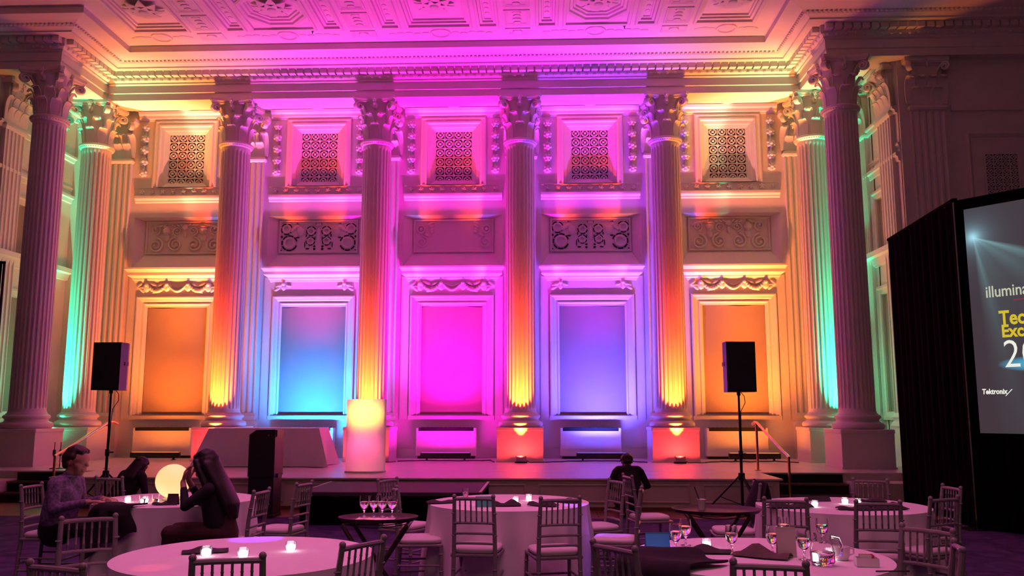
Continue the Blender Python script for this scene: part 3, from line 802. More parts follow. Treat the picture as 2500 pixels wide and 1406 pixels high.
for x0, x1, kd in ops:
    cx, cy = (x0+x1)/2, (YA+YB)/2
    g = MB()
    g.frame(x0, x1, YA, YB, [(-0.015, ZC-0.012), (0.0, ZC-0.025), (0.05, ZC-0.01), (0.06, ZC+0.04), (0.11, ZC+0.05), (0.12, ZC+0.09), (0.15, ZC+0.10), (0.16, ZC+0.14)], TF)
    cpan = MB(); cpan.box(x0+0.02, x1-0.02, YA+0.02, YB-0.02, ZC+0.14, ZC+0.17)
    cf = obj('coffer_moulding', g, plaster, ceil, world=True)
    obj('coffer_panel', cpan, plaster, cf, world=True)
    if kd == 'flank':
        g = MB(); g.box(x0+0.14, x1-0.14, YA+0.14, YB-0.14, ZC+0.125, ZC+0.145)
        for q_ in range(6):
            leaf_blob(g, cx, 0, 0, 0, 0) if False else None
            g.ell((cx, YA+0.35+0.21*q_, ZC+0.12), (0.055, 0.075, 0.025), 8, 5)
        obj('coffer_relief', g, plaster, cf, True, 30, world=True)
    else:
        if kd == 'oct':
            g = MB(); rings = []
            for r_, z in ((0.74, ZC+0.02), (0.70, ZC+0.0), (0.64, ZC+0.02), (0.62, ZC+0.06), (0.56, ZC+0.065), (0.54, ZC+0.10), (0.50, ZC+0.105), (0.48, ZC+0.15)):
                rings.append([(cx+r_*1.0*cos(pi/8+k*pi/4), cy+r_*1.12*sin(pi/8+k*pi/4), z) for k in range(8)])
            g.loft(rings, False, True); obj('octagon_frame', g, plaster, cf, world=True)
            g = MB(); sq = [(cx+0.72*a, cy+0.9*b_, ZC+0.03) for a, b_ in ((-1,-1),(1,-1),(1,1),(-1,1))]
            sp = []
            for k, (a, b_) in enumerate(((1,1),(-1,1),(-1,-1),(1,-1))):
                m = [(cx+a*0.70, cy+b_*0.90), (cx+a*0.20, cy+b_*0.90), (cx+a*0.30, cy+b_*0.76), (cx+a*0.68, cy+b_*0.32), (cx+a*0.70, cy+b_*0.30)]
                g.add([(x, y, ZC+0.035) for x, y in m]+[(x, y, ZC+0.06) for x, y in m], [(0,1,2,3,4), (9,8,7,6,5), (0,1,6,5), (1,2,7,6), (2,3,8,7), (3,4,9,8), (4,0,5,9)])
            obj('corner_spandrel', g, plaster, cf, world=True)
        inst('ceiling_rosette', ROS, cf, (cx-bw.x, cy-bw.y, ZC+0.15-bw.z), (0, 0, 0.2), (1.15, 1.15, 0.75))
# shallow relief on the ribs and the rear band
for x in CXS[1:5]:
    for y0_, y1_ in ((17.40, 17.72), (16.55, 17.25), (15.7, 16.4)):
        g = MB(); g.frame(x-0.27, x+0.27, y0_, y1_, [(0, ZC+0.005), (0, ZC-0.02), (0.03, ZC-0.03), (0.06, ZC-0.012), (0.08, ZC-0.006)], TF); fr = obj('rib_panel', g, plaster, ceil, world=True)
        g = MB()
        if y0_ > 17.3: g.lathe([(0.11, 0), (0.10, -0.03), (0.05, -0.035), (0.02, -0.02)], 18, (x, (y0_+y1_)/2, ZC))
        else:
            for q_ in range(4):
                g.ell((x, y0_+0.12+0.15*q_, ZC-0.01), (0.10-0.015*(q_ % 2), 0.06, 0.022), 8, 5)
        obj('rib_ornament', g, plaster, fr, True, world=True)
for i, bx in enumerate(BAYS):
    wv = 1.05 if 0 < i < 4 else 0.6
    bx2 = bx if 0 < i < 4 else (bx+0.55 if i == 0 else bx-0.55)
    g = MB(); g.torus((bx2, 17.58, ZC-0.002), 0.20, 0.028, 26, 6); g.lathe([(0.15, 0), (0.11, -0.03), (0.03, -0.03)], 18, (bx2, 17.58, ZC))
    for s in (-1, 1):
        for q_ in range(5):
            g.ell((bx2+s*(0.32+(wv-0.32)*q_/4), 17.58+0.03*sin(q_*2), ZC-0.002), (0.09, 0.055, 0.025), 8, 5)
    obj('swag_relief', g, plaster, ceil, True, world=True)
    if i in (1, 3):
        g = MB(); g.lathe([(0.03, 0), (0.03, -0.02), (0.012, -0.03), (0.012, -0.07)], 10, (bx2+0.6, 17.36, ZC)); obj('sprinkler', g, blackm, ceil, True, world=True)
# ================================================================== STAGE LIGHTING FIXTURES
MAG = (1.0, 0.02, 0.75)
def lens_mat(nm, c): return mat('led_lens_'+nm, (0.02, 0.02, 0.02), 0.3, emit=c, estr=2.5)
BAT = [('amber', (1.0, 0.20, 0.020), 118, 95), ('blue', (0.012, 0.25, 1.0), 215, 95), ('magenta', (1.0, 0.006, 0.72), 310, 80), ('violet', (0.09, 0.08, 1.0), 205, 92), ('amber', (1.0, 0.225, 0.025), 150, 95)]
WASH = {0: ((1.0, 0.23, 0.03), 115), 1: ((1.0, 0.008, 0.55), 85), 3: ((0.48, 0.012, 1.0), 90), 4: ((1.0, 0.23, 0.03), 95)}
for k, bx in enumerate(BAYS):
    nm, c, pw_, sprd = BAT[k]
    t = thing('led_batten', 'long black light bar on the stage floor in the %s bay' % BAYN[k], 'light bar', (bx+(0.12 if k != 2 else 0), 19.38, HS), group='light bars along the rear wall')
    q = MB(); q.cbox(-0.56, 0.56, -0.06, 0.06, 0.05, 0.17, 0.012); obj('housing', q, blackp, t)
    q = MB(); q.box(-0.53, 0.53, -0.04, 0.04, 0.168, 0.174); obj('lens_strip', q, lens_mat(nm+str(k), c), t)
    for s in (-1, 1):
        q = MB(); q.box(s*0.42-0.02, s*0.42+0.02, -0.09, 0.09, 0, 0.012); q.box(s*0.42-0.02, s*0.42+0.02, -0.015, 0.015, 0.012, 0.06); obj('foot', q, blackm, t)
    l = area_light('batten_light', (0, 0, 0.185), (radians(180-(6, 30, 6, 22, 6)[k]), 0, 0), pw_, c, 1.0, 0.07, sprd)
    l.parent = t
    if k in WASH:
        l = area_light('batten_light', (0, 0, 0.185), (radians(180-3), 0, 0), WASH[k][1], WASH[k][0], 1.0, 0.07, 42); l.parent = t
    l = area_light('batten_spill', (0, 0, 0.19), (radians(180), 0, 0), pw_*0.24, c, 1.0, 0.07, 176); l.parent = t
PAR = [(CXS[1], (1.0, 0.052, 0.005)), (CXS[2], (1.0, 0.055, 0.005)), (CXS[3], (1.0, 0.055, 0.005)), (CXS[4], (1.0, 0.052, 0.005))]
PARL = ['beside the clothed stage table', 'behind the glowing lectern', 'in front of the column left of the violet bay', 'in front of the column right of the violet bay']
def par(loc, tgt, c, label, p1, p2, a1, a2):
    t = thing('par_uplight', label, 'uplight', loc, group='small uplights at the column feet')
    q = MB(); q.cbox(-0.11, 0.11, -0.075, 0.075, 0.03, 0.15, 0.015); obj('housing', q, mat('grey_fixture', (0.30, 0.28, 0.28), 0.5), t)
    q = MB(); q.box(-0.09, 0.09, -0.055, 0.055, 0.149, 0.154); obj('lens', q, lens_mat('par'+label[-6:], c), t)
    q = MB(); q.box(-0.13, 0.13, -0.03, 0.03, 0, 0.03); obj('bracket', q, blackm, t)
    q = MB(); q.tube([(0.11, 0.02, 0.05), (0.18, 0.03, 0.01), (0.32, 0.10, 0.008), (0.42, 0.06, 0.008), (0.55, 0.14, 0.008), (0.62, 0.32, 0.008)], 0.008, 6); obj('cable', q, blackp, t, True)
    L = Vector(loc)+Vector((0, 0, 0.17))
    for pw_, an, dz, tg in ((p1, a1, 0, tgt[0]), (p2, a2, 0, tgt[1])):
        s = spot_light('par_light', tuple(L), tg, pw_, (c[0], c[1]*0.7, c[2]*6) if an > 140 else c, an, 1.0 if an < 140 else 0.25, 0.035)
        s.parent = t; s.location = (0, -0.12 if an > 140 else 0, 0.17)
    return t
for (x, c), lb in zip(PAR, PARL):
    par((x+0.03, 18.52, HS), ((x, 18.80, 0.93), (x, 18.95, 1.95)), c, 'small grey uplight '+lb, 42, 9500, 145, 31)
GRN = (0.02, 0.85, 0.42)
par((CXS[0]-0.38, 18.50, HS), ((CXS[0]-0.22, 19.0, 2.4), (CXS[0]-0.18, 19.02, 3.0)), GRN, 'green uplight at the foot of the rear left column', 45, 5600, 110, 38)
par((CXS[5]+0.38, 18.50, HS), ((CXS[5]+0.22, 19.0, 2.4), (CXS[5]+0.18, 19.02, 3.0)), GRN, 'green uplight at the foot of the rear right column', 45, 5600, 110, 38)
# fan coil units under the windows
for k, bx in enumerate(BAYS):
    t = thing('fan_coil_unit', 'cream heating cabinet below the window of the %s bay' % BAYN[k], 'heater', (bx-0.08, YW-0.06, HS), group='heating cabinets along the rear wall')
    q = MB(); q.cbox(-0.70, 0.70, -0.24, 0, 0.06, 0.70, 0.015); obj('cabinet', q, metalw, t)
    q = MB(); q.box(-0.62, 0.62, -0.245, -0.02, 0.705, 0.712); q.box(-0.64, 0.64, -0.246, -0.236, 0.63, 0.70); sl = obj('air_slot', q, void_shadow, t)
    for s in range(12):
        q = MB(); q.box(-0.60+0.105*s, -0.592+0.105*s, -0.24, -0.03, 0.712, 0.716); obj('slat', q, metalw, sl)
    q = MB(); q.box(-0.66, 0.66, -0.20, 0, 0, 0.06); obj('toe_kick', q, blackm, t)
# ================================================================== STAGE FURNITURE
# clothed banquet table on the stage
def rect_cloth(x0, x1, y0, y1, zt, zb, name):
    q = MB(); n = 28
    def per(e, flare, ph):
        pts = []
        for side in range(4):
            for k in range(n):
                u = k/n
                if side == 0: p = (x0+(x1-x0)*u, y0); nx, ny = 0, -1
                elif side == 1: p = (x1, y0+(y1-y0)*u); nx, ny = 1, 0
                elif side == 2: p = (x1-(x1-x0)*u, y1); nx, ny = 0, 1
                else: p = (x0, y1-(y1-y0)*u); nx, ny = -1, 0
                d = min(u, 1-u)*(x1-x0 if side % 2 == 0 else y1-y0)
                c = math.exp(-d/0.12)
                w = e*(0.35*c*flare+0.022*(1+sin(u*(34 if side % 2 == 0 else 14)+side+ph)))
                sx = 0
                if d < 0.3 and side % 2 == 0: sx = (-1 if u < .5 else 1)*e*flare*c*0.42
                sy = 0
                if d < 0.3 and side % 2 == 1: sy = (-1 if u < .5 else 1)*e*flare*c*0.42*(1 if side == 1 else -1)
                pts.append((p[0]+nx*w+sx, p[1]+ny*w+sy))
        return pts
    rings = [[(x, y, zt) for x, y in [((x0+x1)/2+(a-(x0+x1)/2)*0.3, (y0+y1)/2+(b_-(y0+y1)/2)*0.3) for a, b_ in per(0, 0, 0)]]]
    for t in (0, 0.04, 0.3, 0.6, 0.85, 1.0):
        z = zt-(zt-zb)*t
        rings.append([(x, y, z) for x, y in per(t if t else 0, 0.62, 0.5)])
    q.loft(rings, False, True)
    k = len(q.v); q.f.append(tuple(range(4*n))); q.m.append(0)
    return q
t = thing('banquet_table', 'rectangular banquet table on the stage under a white cloth', 'table', (-5.55, 17.4, HS))
q = MB(); q.cbox(-1.09, 1.09, -0.37, 0.37, 0.71, 0.745, 0.008); obj('tabletop', q, woodd, t)
for sx in (-1, 1):
    for sy in (-1, 1):
        q = MB(); q.cyl((sx*0.9, sy*0.3, 0), (sx*0.9, sy*0.3, 0.71), 0.014, 8); obj('leg', q, blackm, t)
c_ = rect_cloth(-6.65, -4.45, 17.02, 17.78, HS+0.753, HS+0.012, 'c')
tag(obj('tablecloth', c_, cloth, None, True, 50), 'white cloth draped over the long stage table', 'tablecloth')

# glowing lectern
lx, ly = -3.24, 15.62
frost = bpy.data.materials.new('frosted_acrylic'); frost.use_nodes = True; MATS['frosted_acrylic'] = frost
nt = frost.node_tree; nt.nodes.clear()
out = nt.nodes.new('ShaderNodeOutputMaterial'); mx = nt.nodes.new('ShaderNodeMixShader'); tr = nt.nodes.new('ShaderNodeBsdfTranslucent'); df = nt.nodes.new('ShaderNodeBsdfDiffuse')
tcn = nt.nodes.new('ShaderNodeTexCoord'); nz = nt.nodes.new('ShaderNodeTexNoise'); nz.inputs['Scale'].default_value = 30
mr = nt.nodes.new('ShaderNodeMapRange'); mr.inputs['To Min'].default_value = 0.62; mr.inputs['To Max'].default_value = 0.7
nt.links.new(tcn.outputs['Object'], nz.inputs['Vector']); nt.links.new(nz.outputs['Fac'], mr.inputs['Value']); nt.links.new(mr.outputs['Result'], mx.inputs['Fac'])
tr.inputs['Color'].default_value = (0.9, 0.86, 0.84, 1); df.inputs['Color'].default_value = (0.8, 0.76, 0.74, 1)
nt.links.new(df.outputs[0], mx.inputs[1]); nt.links.new(tr.outputs[0], mx.inputs[2]); nt.links.new(mx.outputs[0], out.inputs[0])
t = thing('lectern', 'glowing frosted lectern lit from inside at the front of the stage', 'lectern', (lx, ly, HS))
G = []
for i in range(9):
    z = 0.03+1.27*i/8
    G.append([(0.345*sin(radians(a)), -0.20*cos(radians(a)), z) for a in range(-90, 91, 12)])
q = MB(); q.loft(G, False, False); obj('curved_front', q, frost, t, True, 60)
q = MB(); q.loft([[(0.36*sin(radians(a)), -0.215*cos(radians(a)), z) for a in range(-90, 91, 12)]+[(0.36, 0.16, z), (-0.36, 0.16, z)] for z in (0, 0.03)], True, True); obj('base_plate', q, metalw, t)
q = MB(); q.cbox(-0.33, 0.33, 0.04, 0.16, 0.97, 0.985, 0.004); obj('reading_shelf', q, frost, t)
for s in (-1, 1):
    q = MB(); q.box(*sorted((s*0.335, s*0.345)), 0.0, 0.16, 0.03, 1.30); obj('side_panel', q, frost, t)
q = MB(); q.lathe([(0.07, 0.03), (0.08, 0.06), (0.08, 0.10), (0.06, 0.12)], 16); obj('lamp', q, lens_mat('lect', (1.0, 0.45, 0.16)), t, True)
def point_light(nm, loc, p, c, r, parent):
    l = bpy.data.lights.new(nm, 'POINT'); l.energy = p; l.color = c; l.shadow_soft_size = r
    o = bpy.data.objects.new(nm, l); COL.objects.link(o); o.location = loc; o.parent = parent
    return o
for lc, tg, pw_, c, an in (((0, 0.12, 1.08), (0, -1, -0.15), 26, (1.0, 0.58, 0.05), 158), ((0, 0.12, 0.55), (0, -1, -0.25), 9, (1.0, 0.12, 0.26), 140), ((0, -0.03, 0.08), (0, -0.55, 1), 30, (1.0, 0.36, 0.20), 100)):  # base lamp, plus amber and pink fill spots added inside for the glow
    s = spot_light('lectern_lamp_and_fill', lc, tuple(Vector(lc)+Vector(tg)), pw_, c, an, 1.0, 0.04); s.parent = t

# black skirted riser in front of the stage
t = thing('stage_riser', 'low black skirted platform in front of the stage', 'platform', (-2.22, 13.45, 0))
q = MB(); q.cbox(-1.30, 1.30, -0.92, 0.90, 0.40, 0.46, 0.01); obj('deck', q, mat('dark_deck_carpet', (0.05, 0.04, 0.05), 0.8, bump=0.1, bscale=150), t)
q = MB()
def skirt(mb, path, z0, z1, amp, lam, th=0.006):
    P = [Vector((p[0], p[1], 0)) for p in path]; row0 = []; s_ = 0
    for i in range(len(P)-1):
        L = (P[i+1]-P[i]).length; d = (P[i+1]-P[i])/L; nrm = Vector((d.y, -d.x, 0)); n = max(2, int(L/lam*8))
        for k in range(n+(1 if i == len(P)-2 else 0)):
            p = P[i]+d*(L*k/n)+nrm*amp*(sin(2*pi*(s_+L*k/n)/lam)+0.4*sin(2*pi*(s_+L*k/n)/lam*0.37+1)); row0.append(p)
        s_ += L
    G = [[(p.x+0.0*z, p.y, z) for p in row0] for z in (z0, z0+(z1-z0)*0.35, z0+(z1-z0)*0.7, z1)]
    mb.sheet(G, th); return mb
skirt(q, [(-1.28, 0.88), (-1.28, -0.94), (1.28, -0.94), (1.28, 0.88)], 0.01, 0.395, 0.014, 0.11)
obj('skirt', q, drape, t, True, 60)
q = MB(); q.box(1.27, 1.31, -0.92, 0.90, 0.46, 0.468); obj('edge_strip', q, mat('pale_edge_strip', (0.6, 0.55, 0.55), 0.6), t)  # pale strips along the two side edges of the deck
q = MB(); q.box(-1.31, -1.285, -0.92, 0.90, 0.46, 0.466); obj('edge_strip', q, MATS['pale_edge_strip'], t)

# tall black cabinet
t = thing('black_lectern', 'tall black lectern standing on the floor in front of the stage table', 'lectern', (-4.33, 13.45, 0))
q = MB(); q.loft([[(-0.20, -0.2, z), (0.19, -0.2, z), (0.19, 0.2, z), (-0.20, 0.2, z)] for z in (0, 0.62)], True, True); q.cbox(-0.215, 0.20, -0.215, 0.215, 0, 0.05, 0.01); obj('pedestal', q, blackp, t)
q = MB(); q.add([(-0.21, -0.22, 0.62), (0.20, -0.22, 0.62), (0.20, 0.22, 0.62), (-0.21, 0.22, 0.62), (-0.205, -0.22, 1.25), (0.195, -0.22, 1.33), (0.195, 0.22, 1.33), (-0.205, 0.22, 1.25), (-0.10, -0.22, 1.325), (-0.10, 0.22, 1.325)],
                [(0,3,2,1), (0,1,5,8,4), (1,2,6,5), (2,3,7,9,6), (3,0,4,7), (4,8,9,7), (8,5,6,9)]); obj('body', q, blackp, t)
q = MB(); q.box(0.195, 0.215, -0.18, 0.18, 1.22, 1.32); obj('top_bracket', q, blackm, t)
q = MB(); q.box(0.198, 0.225, -0.1, 0.1, 0.60, 0.66); obj('side_handle', q, blackm, t)
q = MB(); q.lathe([(0.012, 0), (0.012, 0.01)], 10, T=Matrix.Translation((0.10, -0.22, 1.24)) @ Matrix.Rotation(pi/2, 4, 'X')); obj('badge', q, mat('chrome', (0.7, 0.7, 0.72), 0.2, 1.0), t)

# loudspeakers on tripod stands
def speaker(loc, rz, zb, w, h, d, lab):
    t = thing('loudspeaker', lab, 'loudspeaker', (loc[0], loc[1], zb), rz, group='black loudspeakers on stands')
    q = MB(); q.loft([[(-w/2+e*.15, -d/2+e*0.0, z) if False else (-w/2+(0 if k < 2 else 0), 0, z) for k in range(4)] for e, z in ((0, 0), (0, h))], False, True) if False else None
    q = MB(); q.loft([[(-w/2, -d/2, z), (w/2, -d/2, z), (w/2*0.97, d*0.1, z), (w/2*0.68, d/2, z), (-w/2*0.68, d/2, z), (-w/2*0.97, d*0.1, z)] for z in (0.0, h)], True, True); obj('cabinet', q, blackp, t)
    q = MB(); q.cbox(-w/2+0.02, w/2-0.02, -d/2-0.012, -d/2, 0.025, h-0.025, 0.006); obj('grille', q, grillem, t)
    for s in (-1, 1):
        q = MB(); q.cbox(*sorted((s*(w/2-0.015), s*(w/2+0.004))), -0.06, 0.06, h*0.52, h*0.60, 0.004); obj('side_handle', q, blackm, t)
    q = MB(); q.lathe([(0.03, -0.05), (0.03, 0.0)], 12); obj('pole_socket', q, blackm, t, True)
    q = MB(); q.tube([(0.05, 0.05, 0.0), (0.10, 0.05, -0.06), (0.11, 0.04, -0.16), (0.03, 0.02, -0.30), (0.022, 0.01, -0.5), (0.02, 0.0, -1.0)], 0.006, 6); obj('cable', q, blackp, t, True)
    return t
def tripod(loc, zt, spread, lab, hub=0.62):
    t = thing('speaker_stand', lab, 'speaker stand', (loc[0], loc[1], 0), 0.3, group='tripod speaker stands')
    q = MB(); q.cyl((0, 0, 0.12), (0, 0, 0.95), 0.022, 10); obj('lower_pole', q, blackm, t, True)
    q = MB(); q.cyl((0, 0, 0.9), (0, 0, zt), 0.017, 10); obj('upper_pole', q, blackm, t, True)
    q = MB(); q.lathe([(0.026, 0.90), (0.034, 0.91), (0.034, 1.0), (0.026, 1.01)], 12); q.cyl((0.03, 0, 0.96), (0.09, 0, 0.96), 0.012, 8); obj('collar', q, blackp, t, True)
    q = MB(); q.lathe([(0.03, hub-0.06), (0.05, hub-0.05), (0.05, hub+0.05), (0.03, hub+0.06)], 12); obj('leg_hub', q, blackp, t, True)
    for k in range(3):
        a = 2*pi*k/3+0.5
        q = MB(); q.cyl((0.04*cos(a), 0.04*sin(a), hub), (spread*cos(a), spread*sin(a), 0.02), 0.014, 8); lg = obj('leg', q, blackm, t, True)
        q = MB(); q.lathe([(0.02, 0), (0.022, 0.03), (0.015, 0.05)], 10, (spread*cos(a), spread*sin(a), 0)); obj('rubber_foot', q, blackp, lg, True)
        q = MB(); q.cyl((0.02*cos(a), 0.02*sin(a), 0.20), (0.52*spread*cos(a), 0.52*spread*sin(a), 0.31), 0.008, 6); obj('brace', q, blackm, t, True)
    return t
tripod((3.0, 13.55, 0), 1.89, 0.62, 'black tripod stand in front of the stage beside the brass handrail')
speaker((3.0, 13.55), 0.06, 1.90, 0.45, 0.77, 0.40, 'black loudspeaker facing the hall in front of the amber bay')
tripod((-6.98, 13.7, 0), 1.93, 0.62, 'black tripod stand at the left behind the seated man')
speaker((-6.98, 13.7), -0.04, 1.94, 0.46, 0.76, 0.40, 'black loudspeaker in front of the orange bay at the left, its right side purple')

# handrails
def handrail(pts, posts, lab):
    t = thing('handrail', lab, 'handrail', posts[0][0], group='brass stair rails')
    b0 = Vector(posts[0][0])
    for p0, p1 in posts:
        q = MB(); q.cyl(Vector(p0)-b0, Vector(p1)-b0, 0.024, 10); po = obj('post', q, brass, t, True)
        q = MB(); q.lathe([(0.065, 0), (0.065, 0.012), (0.03, 0.02)], 16, tuple(Vector(p0)-b0)); obj('flange', q, brass, po, True)
    q = MB(); q.tube([Vector(p)-b0 for p in pts], 0.025, 10); obj('rail', q, brass, t, True)
handrail([(3.95, 16.75, 1.36), (3.95, 16.6, 1.40), (3.95, 16.42, 1.40), (4.08, 15.2, 0.93), (4.10, 15.0, 0.87), (4.10, 14.9, 0.83)], [((3.95, 16.45, HS), (3.95, 16.45, 1.39)), ((4.10, 14.92, 0), (4.10, 14.92, 0.84))], 'brass handrail beside the right stage steps')
handrail([(-8.37, 16.75, 1.36), (-8.37, 16.6, 1.40), (-8.37, 16.42, 1.40), (-8.50, 15.2, 0.93), (-8.52, 15.0, 0.87), (-8.52, 14.9, 0.83)], [((-8.37, 16.45, HS), (-8.37, 16.45, 1.39)), ((-8.52, 14.92, 0), (-8.52, 14.92, 0.84))], 'brass handrail beside the left stage steps')
for i, x in enumerate((-9.36, -9.24)):
    t = thing('microphone_stand', 'short black stand at the left stage edge, %s of two' % ('left' if i == 0 else 'right'), 'stand', (x, 16.35, HS), group='short stands on the stage')
    q = MB(); q.cyl((0, 0, 0), (0, 0, 0.50), 0.008, 7); obj('rod', q, blackm, t, True)
    q = MB(); q.lathe([(0.02, 0.24), (0.028, 0.27), (0.028, 0.33), (0.02, 0.36)], 10); q.cyl((0, 0, 0.33), (0.05*(1 if i else 0.3), 0, 0.34), 0.012, 6); obj('clutch', q, blackp, t, True)
    q = MB(); q.lathe([(0.07, 0), (0.07, 0.012), (0.012, 0.03)], 14); obj('foot', q, blackm, t, True)
# cables on the stage floor
def cable(pts, lab, r=0.012):
    P = []; random.seed(len(lab))
    for i in range(len(pts)-1):
        for k in range(8):
            u = k/8; P.append((pts[i][0]+(pts[i+1][0]-pts[i][0])*u, pts[i][1]+(pts[i+1][1]-pts[i][1])*u+0.05*sin(i*3+u*6.28)+random.uniform(-.015, .015), HS+r))
    q = MB(); q.tube(P, r, 6); tag(obj('cable', q, blackp, None, True, world=True), lab, 'cable', 'cables on the stage floor')
cable([(-6.5, 18.7), (-5.5, 19.3), (-4.9, 19.0), (-4.6, 18.6), (-4.45, 18.4)], 'black cable snaking behind the stage table')
cable([(-3.2, 18.9), (-2.6, 19.25), (-1.9, 19.1), (-1.2, 19.35), (-1.08, 18.6)], 'black cable along the wall under the magenta window')
cable([(0.02, 18.6), (0.5, 19.1), (1.2, 19.2), (1.9, 19.05), (2.2, 18.6)], 'black cable along the wall under the violet window')
cable([(3.4, 18.7), (3.8, 19.1), (4.4, 19.0), (5.0, 19.25), (5.4, 18.6)], 'black cable along the wall under the amber window')

# ================================================================== BLACK DRAPE AND PROJECTION SCREEN
C0 = Vector((5.93, 12.40, 0)); DD = Vector((0.64, -0.768, 0)).normalized(); NN = Vector((DD.y, -DD.x, 0)) # NN faces the hall
def on_screen(s, z, off=0.0):
    p = C0+DD*s+NN*off; return (p.x, p.y, z)
t = thing('masking_drape', 'tall black velour drape hiding the side of the projection screen', 'drape', (5.93, 13.8, 0))
q = MB(); skirt(q, [(0.22, 1.5), (0.0, -1.43)], 0.01, 4.62, 0.03, 0.26); obj('curtain', q, drape, t, True, 60)
q = MB(); q.cyl((0.22, 1.55, 4.64), (0.0, -1.39, 4.64), 0.028, 8); obj('top_pipe', q, drape, t, True)
for y in (1.52, -1.36):
    q = MB(); q.cyl((0.26 if y > 0 else 0.05, y, 0), (0.26 if y > 0 else 0.05, y, 4.67), 0.025, 8); po = obj('upright', q, drape, t, True)
    q = MB(); q.box(-0.2, 0.26, y-0.2, y+0.2, 0, 0.01); obj('base_plate', q, blackm, po)
t = thing('projection_screen', 'lit projection screen in a black frame showing a show title', 'screen', tuple(C0), 0)
bq = C0
def quadbox(mb, s0, s1, z0, z1, o0, o1):
    P = [on_screen(s, z, o) for z in (z0, z1) for s, o in ((s0, o0), (s1, o0), (s1, o1), (s0, o1))]
    mb.add(P, [(0,3,2,1), (4,5,6,7), (0,1,5,4), (1,2,6,5), (2,3,7,6), (3,0,4,7)])
q = MB(); quadbox(q, 0.134, 4.9, 1.31, 4.47, -0.012, 0.0)
scr_mat = bpy.data.materials.new('projected_title_slide'); scr_mat.use_nodes = True; MATS['projected_title_slide'] = scr_mat
scr = obj('screen_surface', q, scr_mat, t, world=True)
for nm, a in (('frame_side', (0.06, 0.134, 1.24, 4.62)), ('frame_side', (4.9, 4.98, 1.24, 4.62)), ('frame_top', (0.134, 4.9, 4.47, 4.62)), ('frame_bottom', (0.134, 4.9, 1.24, 1.31))):
    q = MB(); quadbox(q, *a, -0.03, 0.02); obj(nm, q, drape, t, world=True)
q = MB(); skirt(q, [(on_screen(0.02, 0)[0], on_screen(0.02, 0)[1]), (on_screen(4.98, 0)[0], on_screen(4.98, 0)[1])], 0.01, 1.26, 0.02, 0.22); obj('skirt', q, drape, t, True, 60, world=True)
for s in (0.1, 4.94):
    q = MB(); q.cyl(on_screen(s, 0, -0.06), on_screen(s, 4.6, -0.06), 0.025, 8); obj('screen_leg', q, drape, t, True, world=True)
# slide picture: dark violet ground, a star with a fan of light, a cyan glow
nt = scr_mat.node_tree; nt.nodes.clear()
def N(k, **kw):
    n = nt.nodes.new(k)
    for a, v in kw.items(): setattr(n, a, v)
    return n
def MA(op, a, b_=None):
    n = N('ShaderNodeMath', operation=op)
    for i, x in enumerate((a, b_)):
        if x is None: continue
        if isinstance(x, (int, float)): n.inputs[i].default_value = x
        else: nt.links.new(x, n.inputs[i])
    return n.outputs[0]
tcn = N('ShaderNodeTexCoord'); sep = N('ShaderNodeSeparateXYZ'); nt.links.new(tcn.outputs['Object'], sep.inputs[0])
S_ = MA('ADD', MA('MULTIPLY', sep.outputs[0], DD.x), MA('MULTIPLY', sep.outputs[1], DD.y)); Z_ = sep.outputs[2]
dx = MA('SUBTRACT', S_, 0.235); dz = MA('SUBTRACT', Z_, 4.05)
dist = MA('SQRT', MA('ADD', MA('MULTIPLY', dx, dx), MA('MULTIPLY', dz, dz)))
ang = MA('ARCTAN2', dz, dx)
angn = MA('DIVIDE', MA('MULTIPLY', ang, -1.0), pi/2)
rp = N('ShaderNodeValToRGB'); cr = rp.color_ramp
cr.elements[0].position = 0.20; cr.elements[0].color = (0, 0, 0, 1); cr.elements[1].position = 0.98; cr.elements[1].color = (0, 0, 0, 1)
for p, v in ((0.27, 0.95), (0.36, 0.35), (0.45, 0.42), (0.6, 0.16), (0.82, 0.24), (0.885, 0.62)):
    e = cr.elements.new(p); e.color = (v, v, v, 1)
nt.links.new(angn, rp.inputs[0])
fall = MA('DIVIDE', 1.0, MA('ADD', 1.0, MA('MULTIPLY', MA('MULTIPLY', dist, dist), 1.7)))
beam = MA('MULTIPLY', rp.outputs[0], fall)
star = MA('DIVIDE', 0.010, MA('ADD', MA('MULTIPLY', dist, dist), 0.006))
gx = MA('DIVIDE', MA('SUBTRACT', S_, 0.98), 0.55); gz = MA('DIVIDE', MA('SUBTRACT', Z_, 2.24), 0.11)
glow = MA('MAXIMUM', 0.0, MA('SUBTRACT', 1.0, MA('ADD', MA('MULTIPLY', gx, gx), MA('MULTIPLY', gz, gz))))
def VS(col, fac):
    n = N('ShaderNodeVectorMath', operation='SCALE'); n.inputs[0].default_value = col; nt.links.new(fac, n.inputs['Scale']); return n.outputs[0]
def VA(a, b_):
    n = N('ShaderNodeVectorMath', operation='ADD')
    for i, x in enumerate((a, b_)):
        if isinstance(x, tuple): n.inputs[i].default_value = x
        else: nt.links.new(x, n.inputs[i])
    return n.outputs[0]
colv = VA(VA((0.056, 0.036, 0.046), VS((0.12, 0.28, 0.29), beam)), VA(VS((0.20, 0.42, 0.50), star), VS((0.02, 0.38, 0.60), glow)))
emn = N('ShaderNodeEmission'); nt.links.new(colv, emn.inputs[0]); emn.inputs[1].default_value = 1.0
mo = N('ShaderNodeOutputMaterial'); nt.links.new(emn.outputs[0], mo.inputs[0])
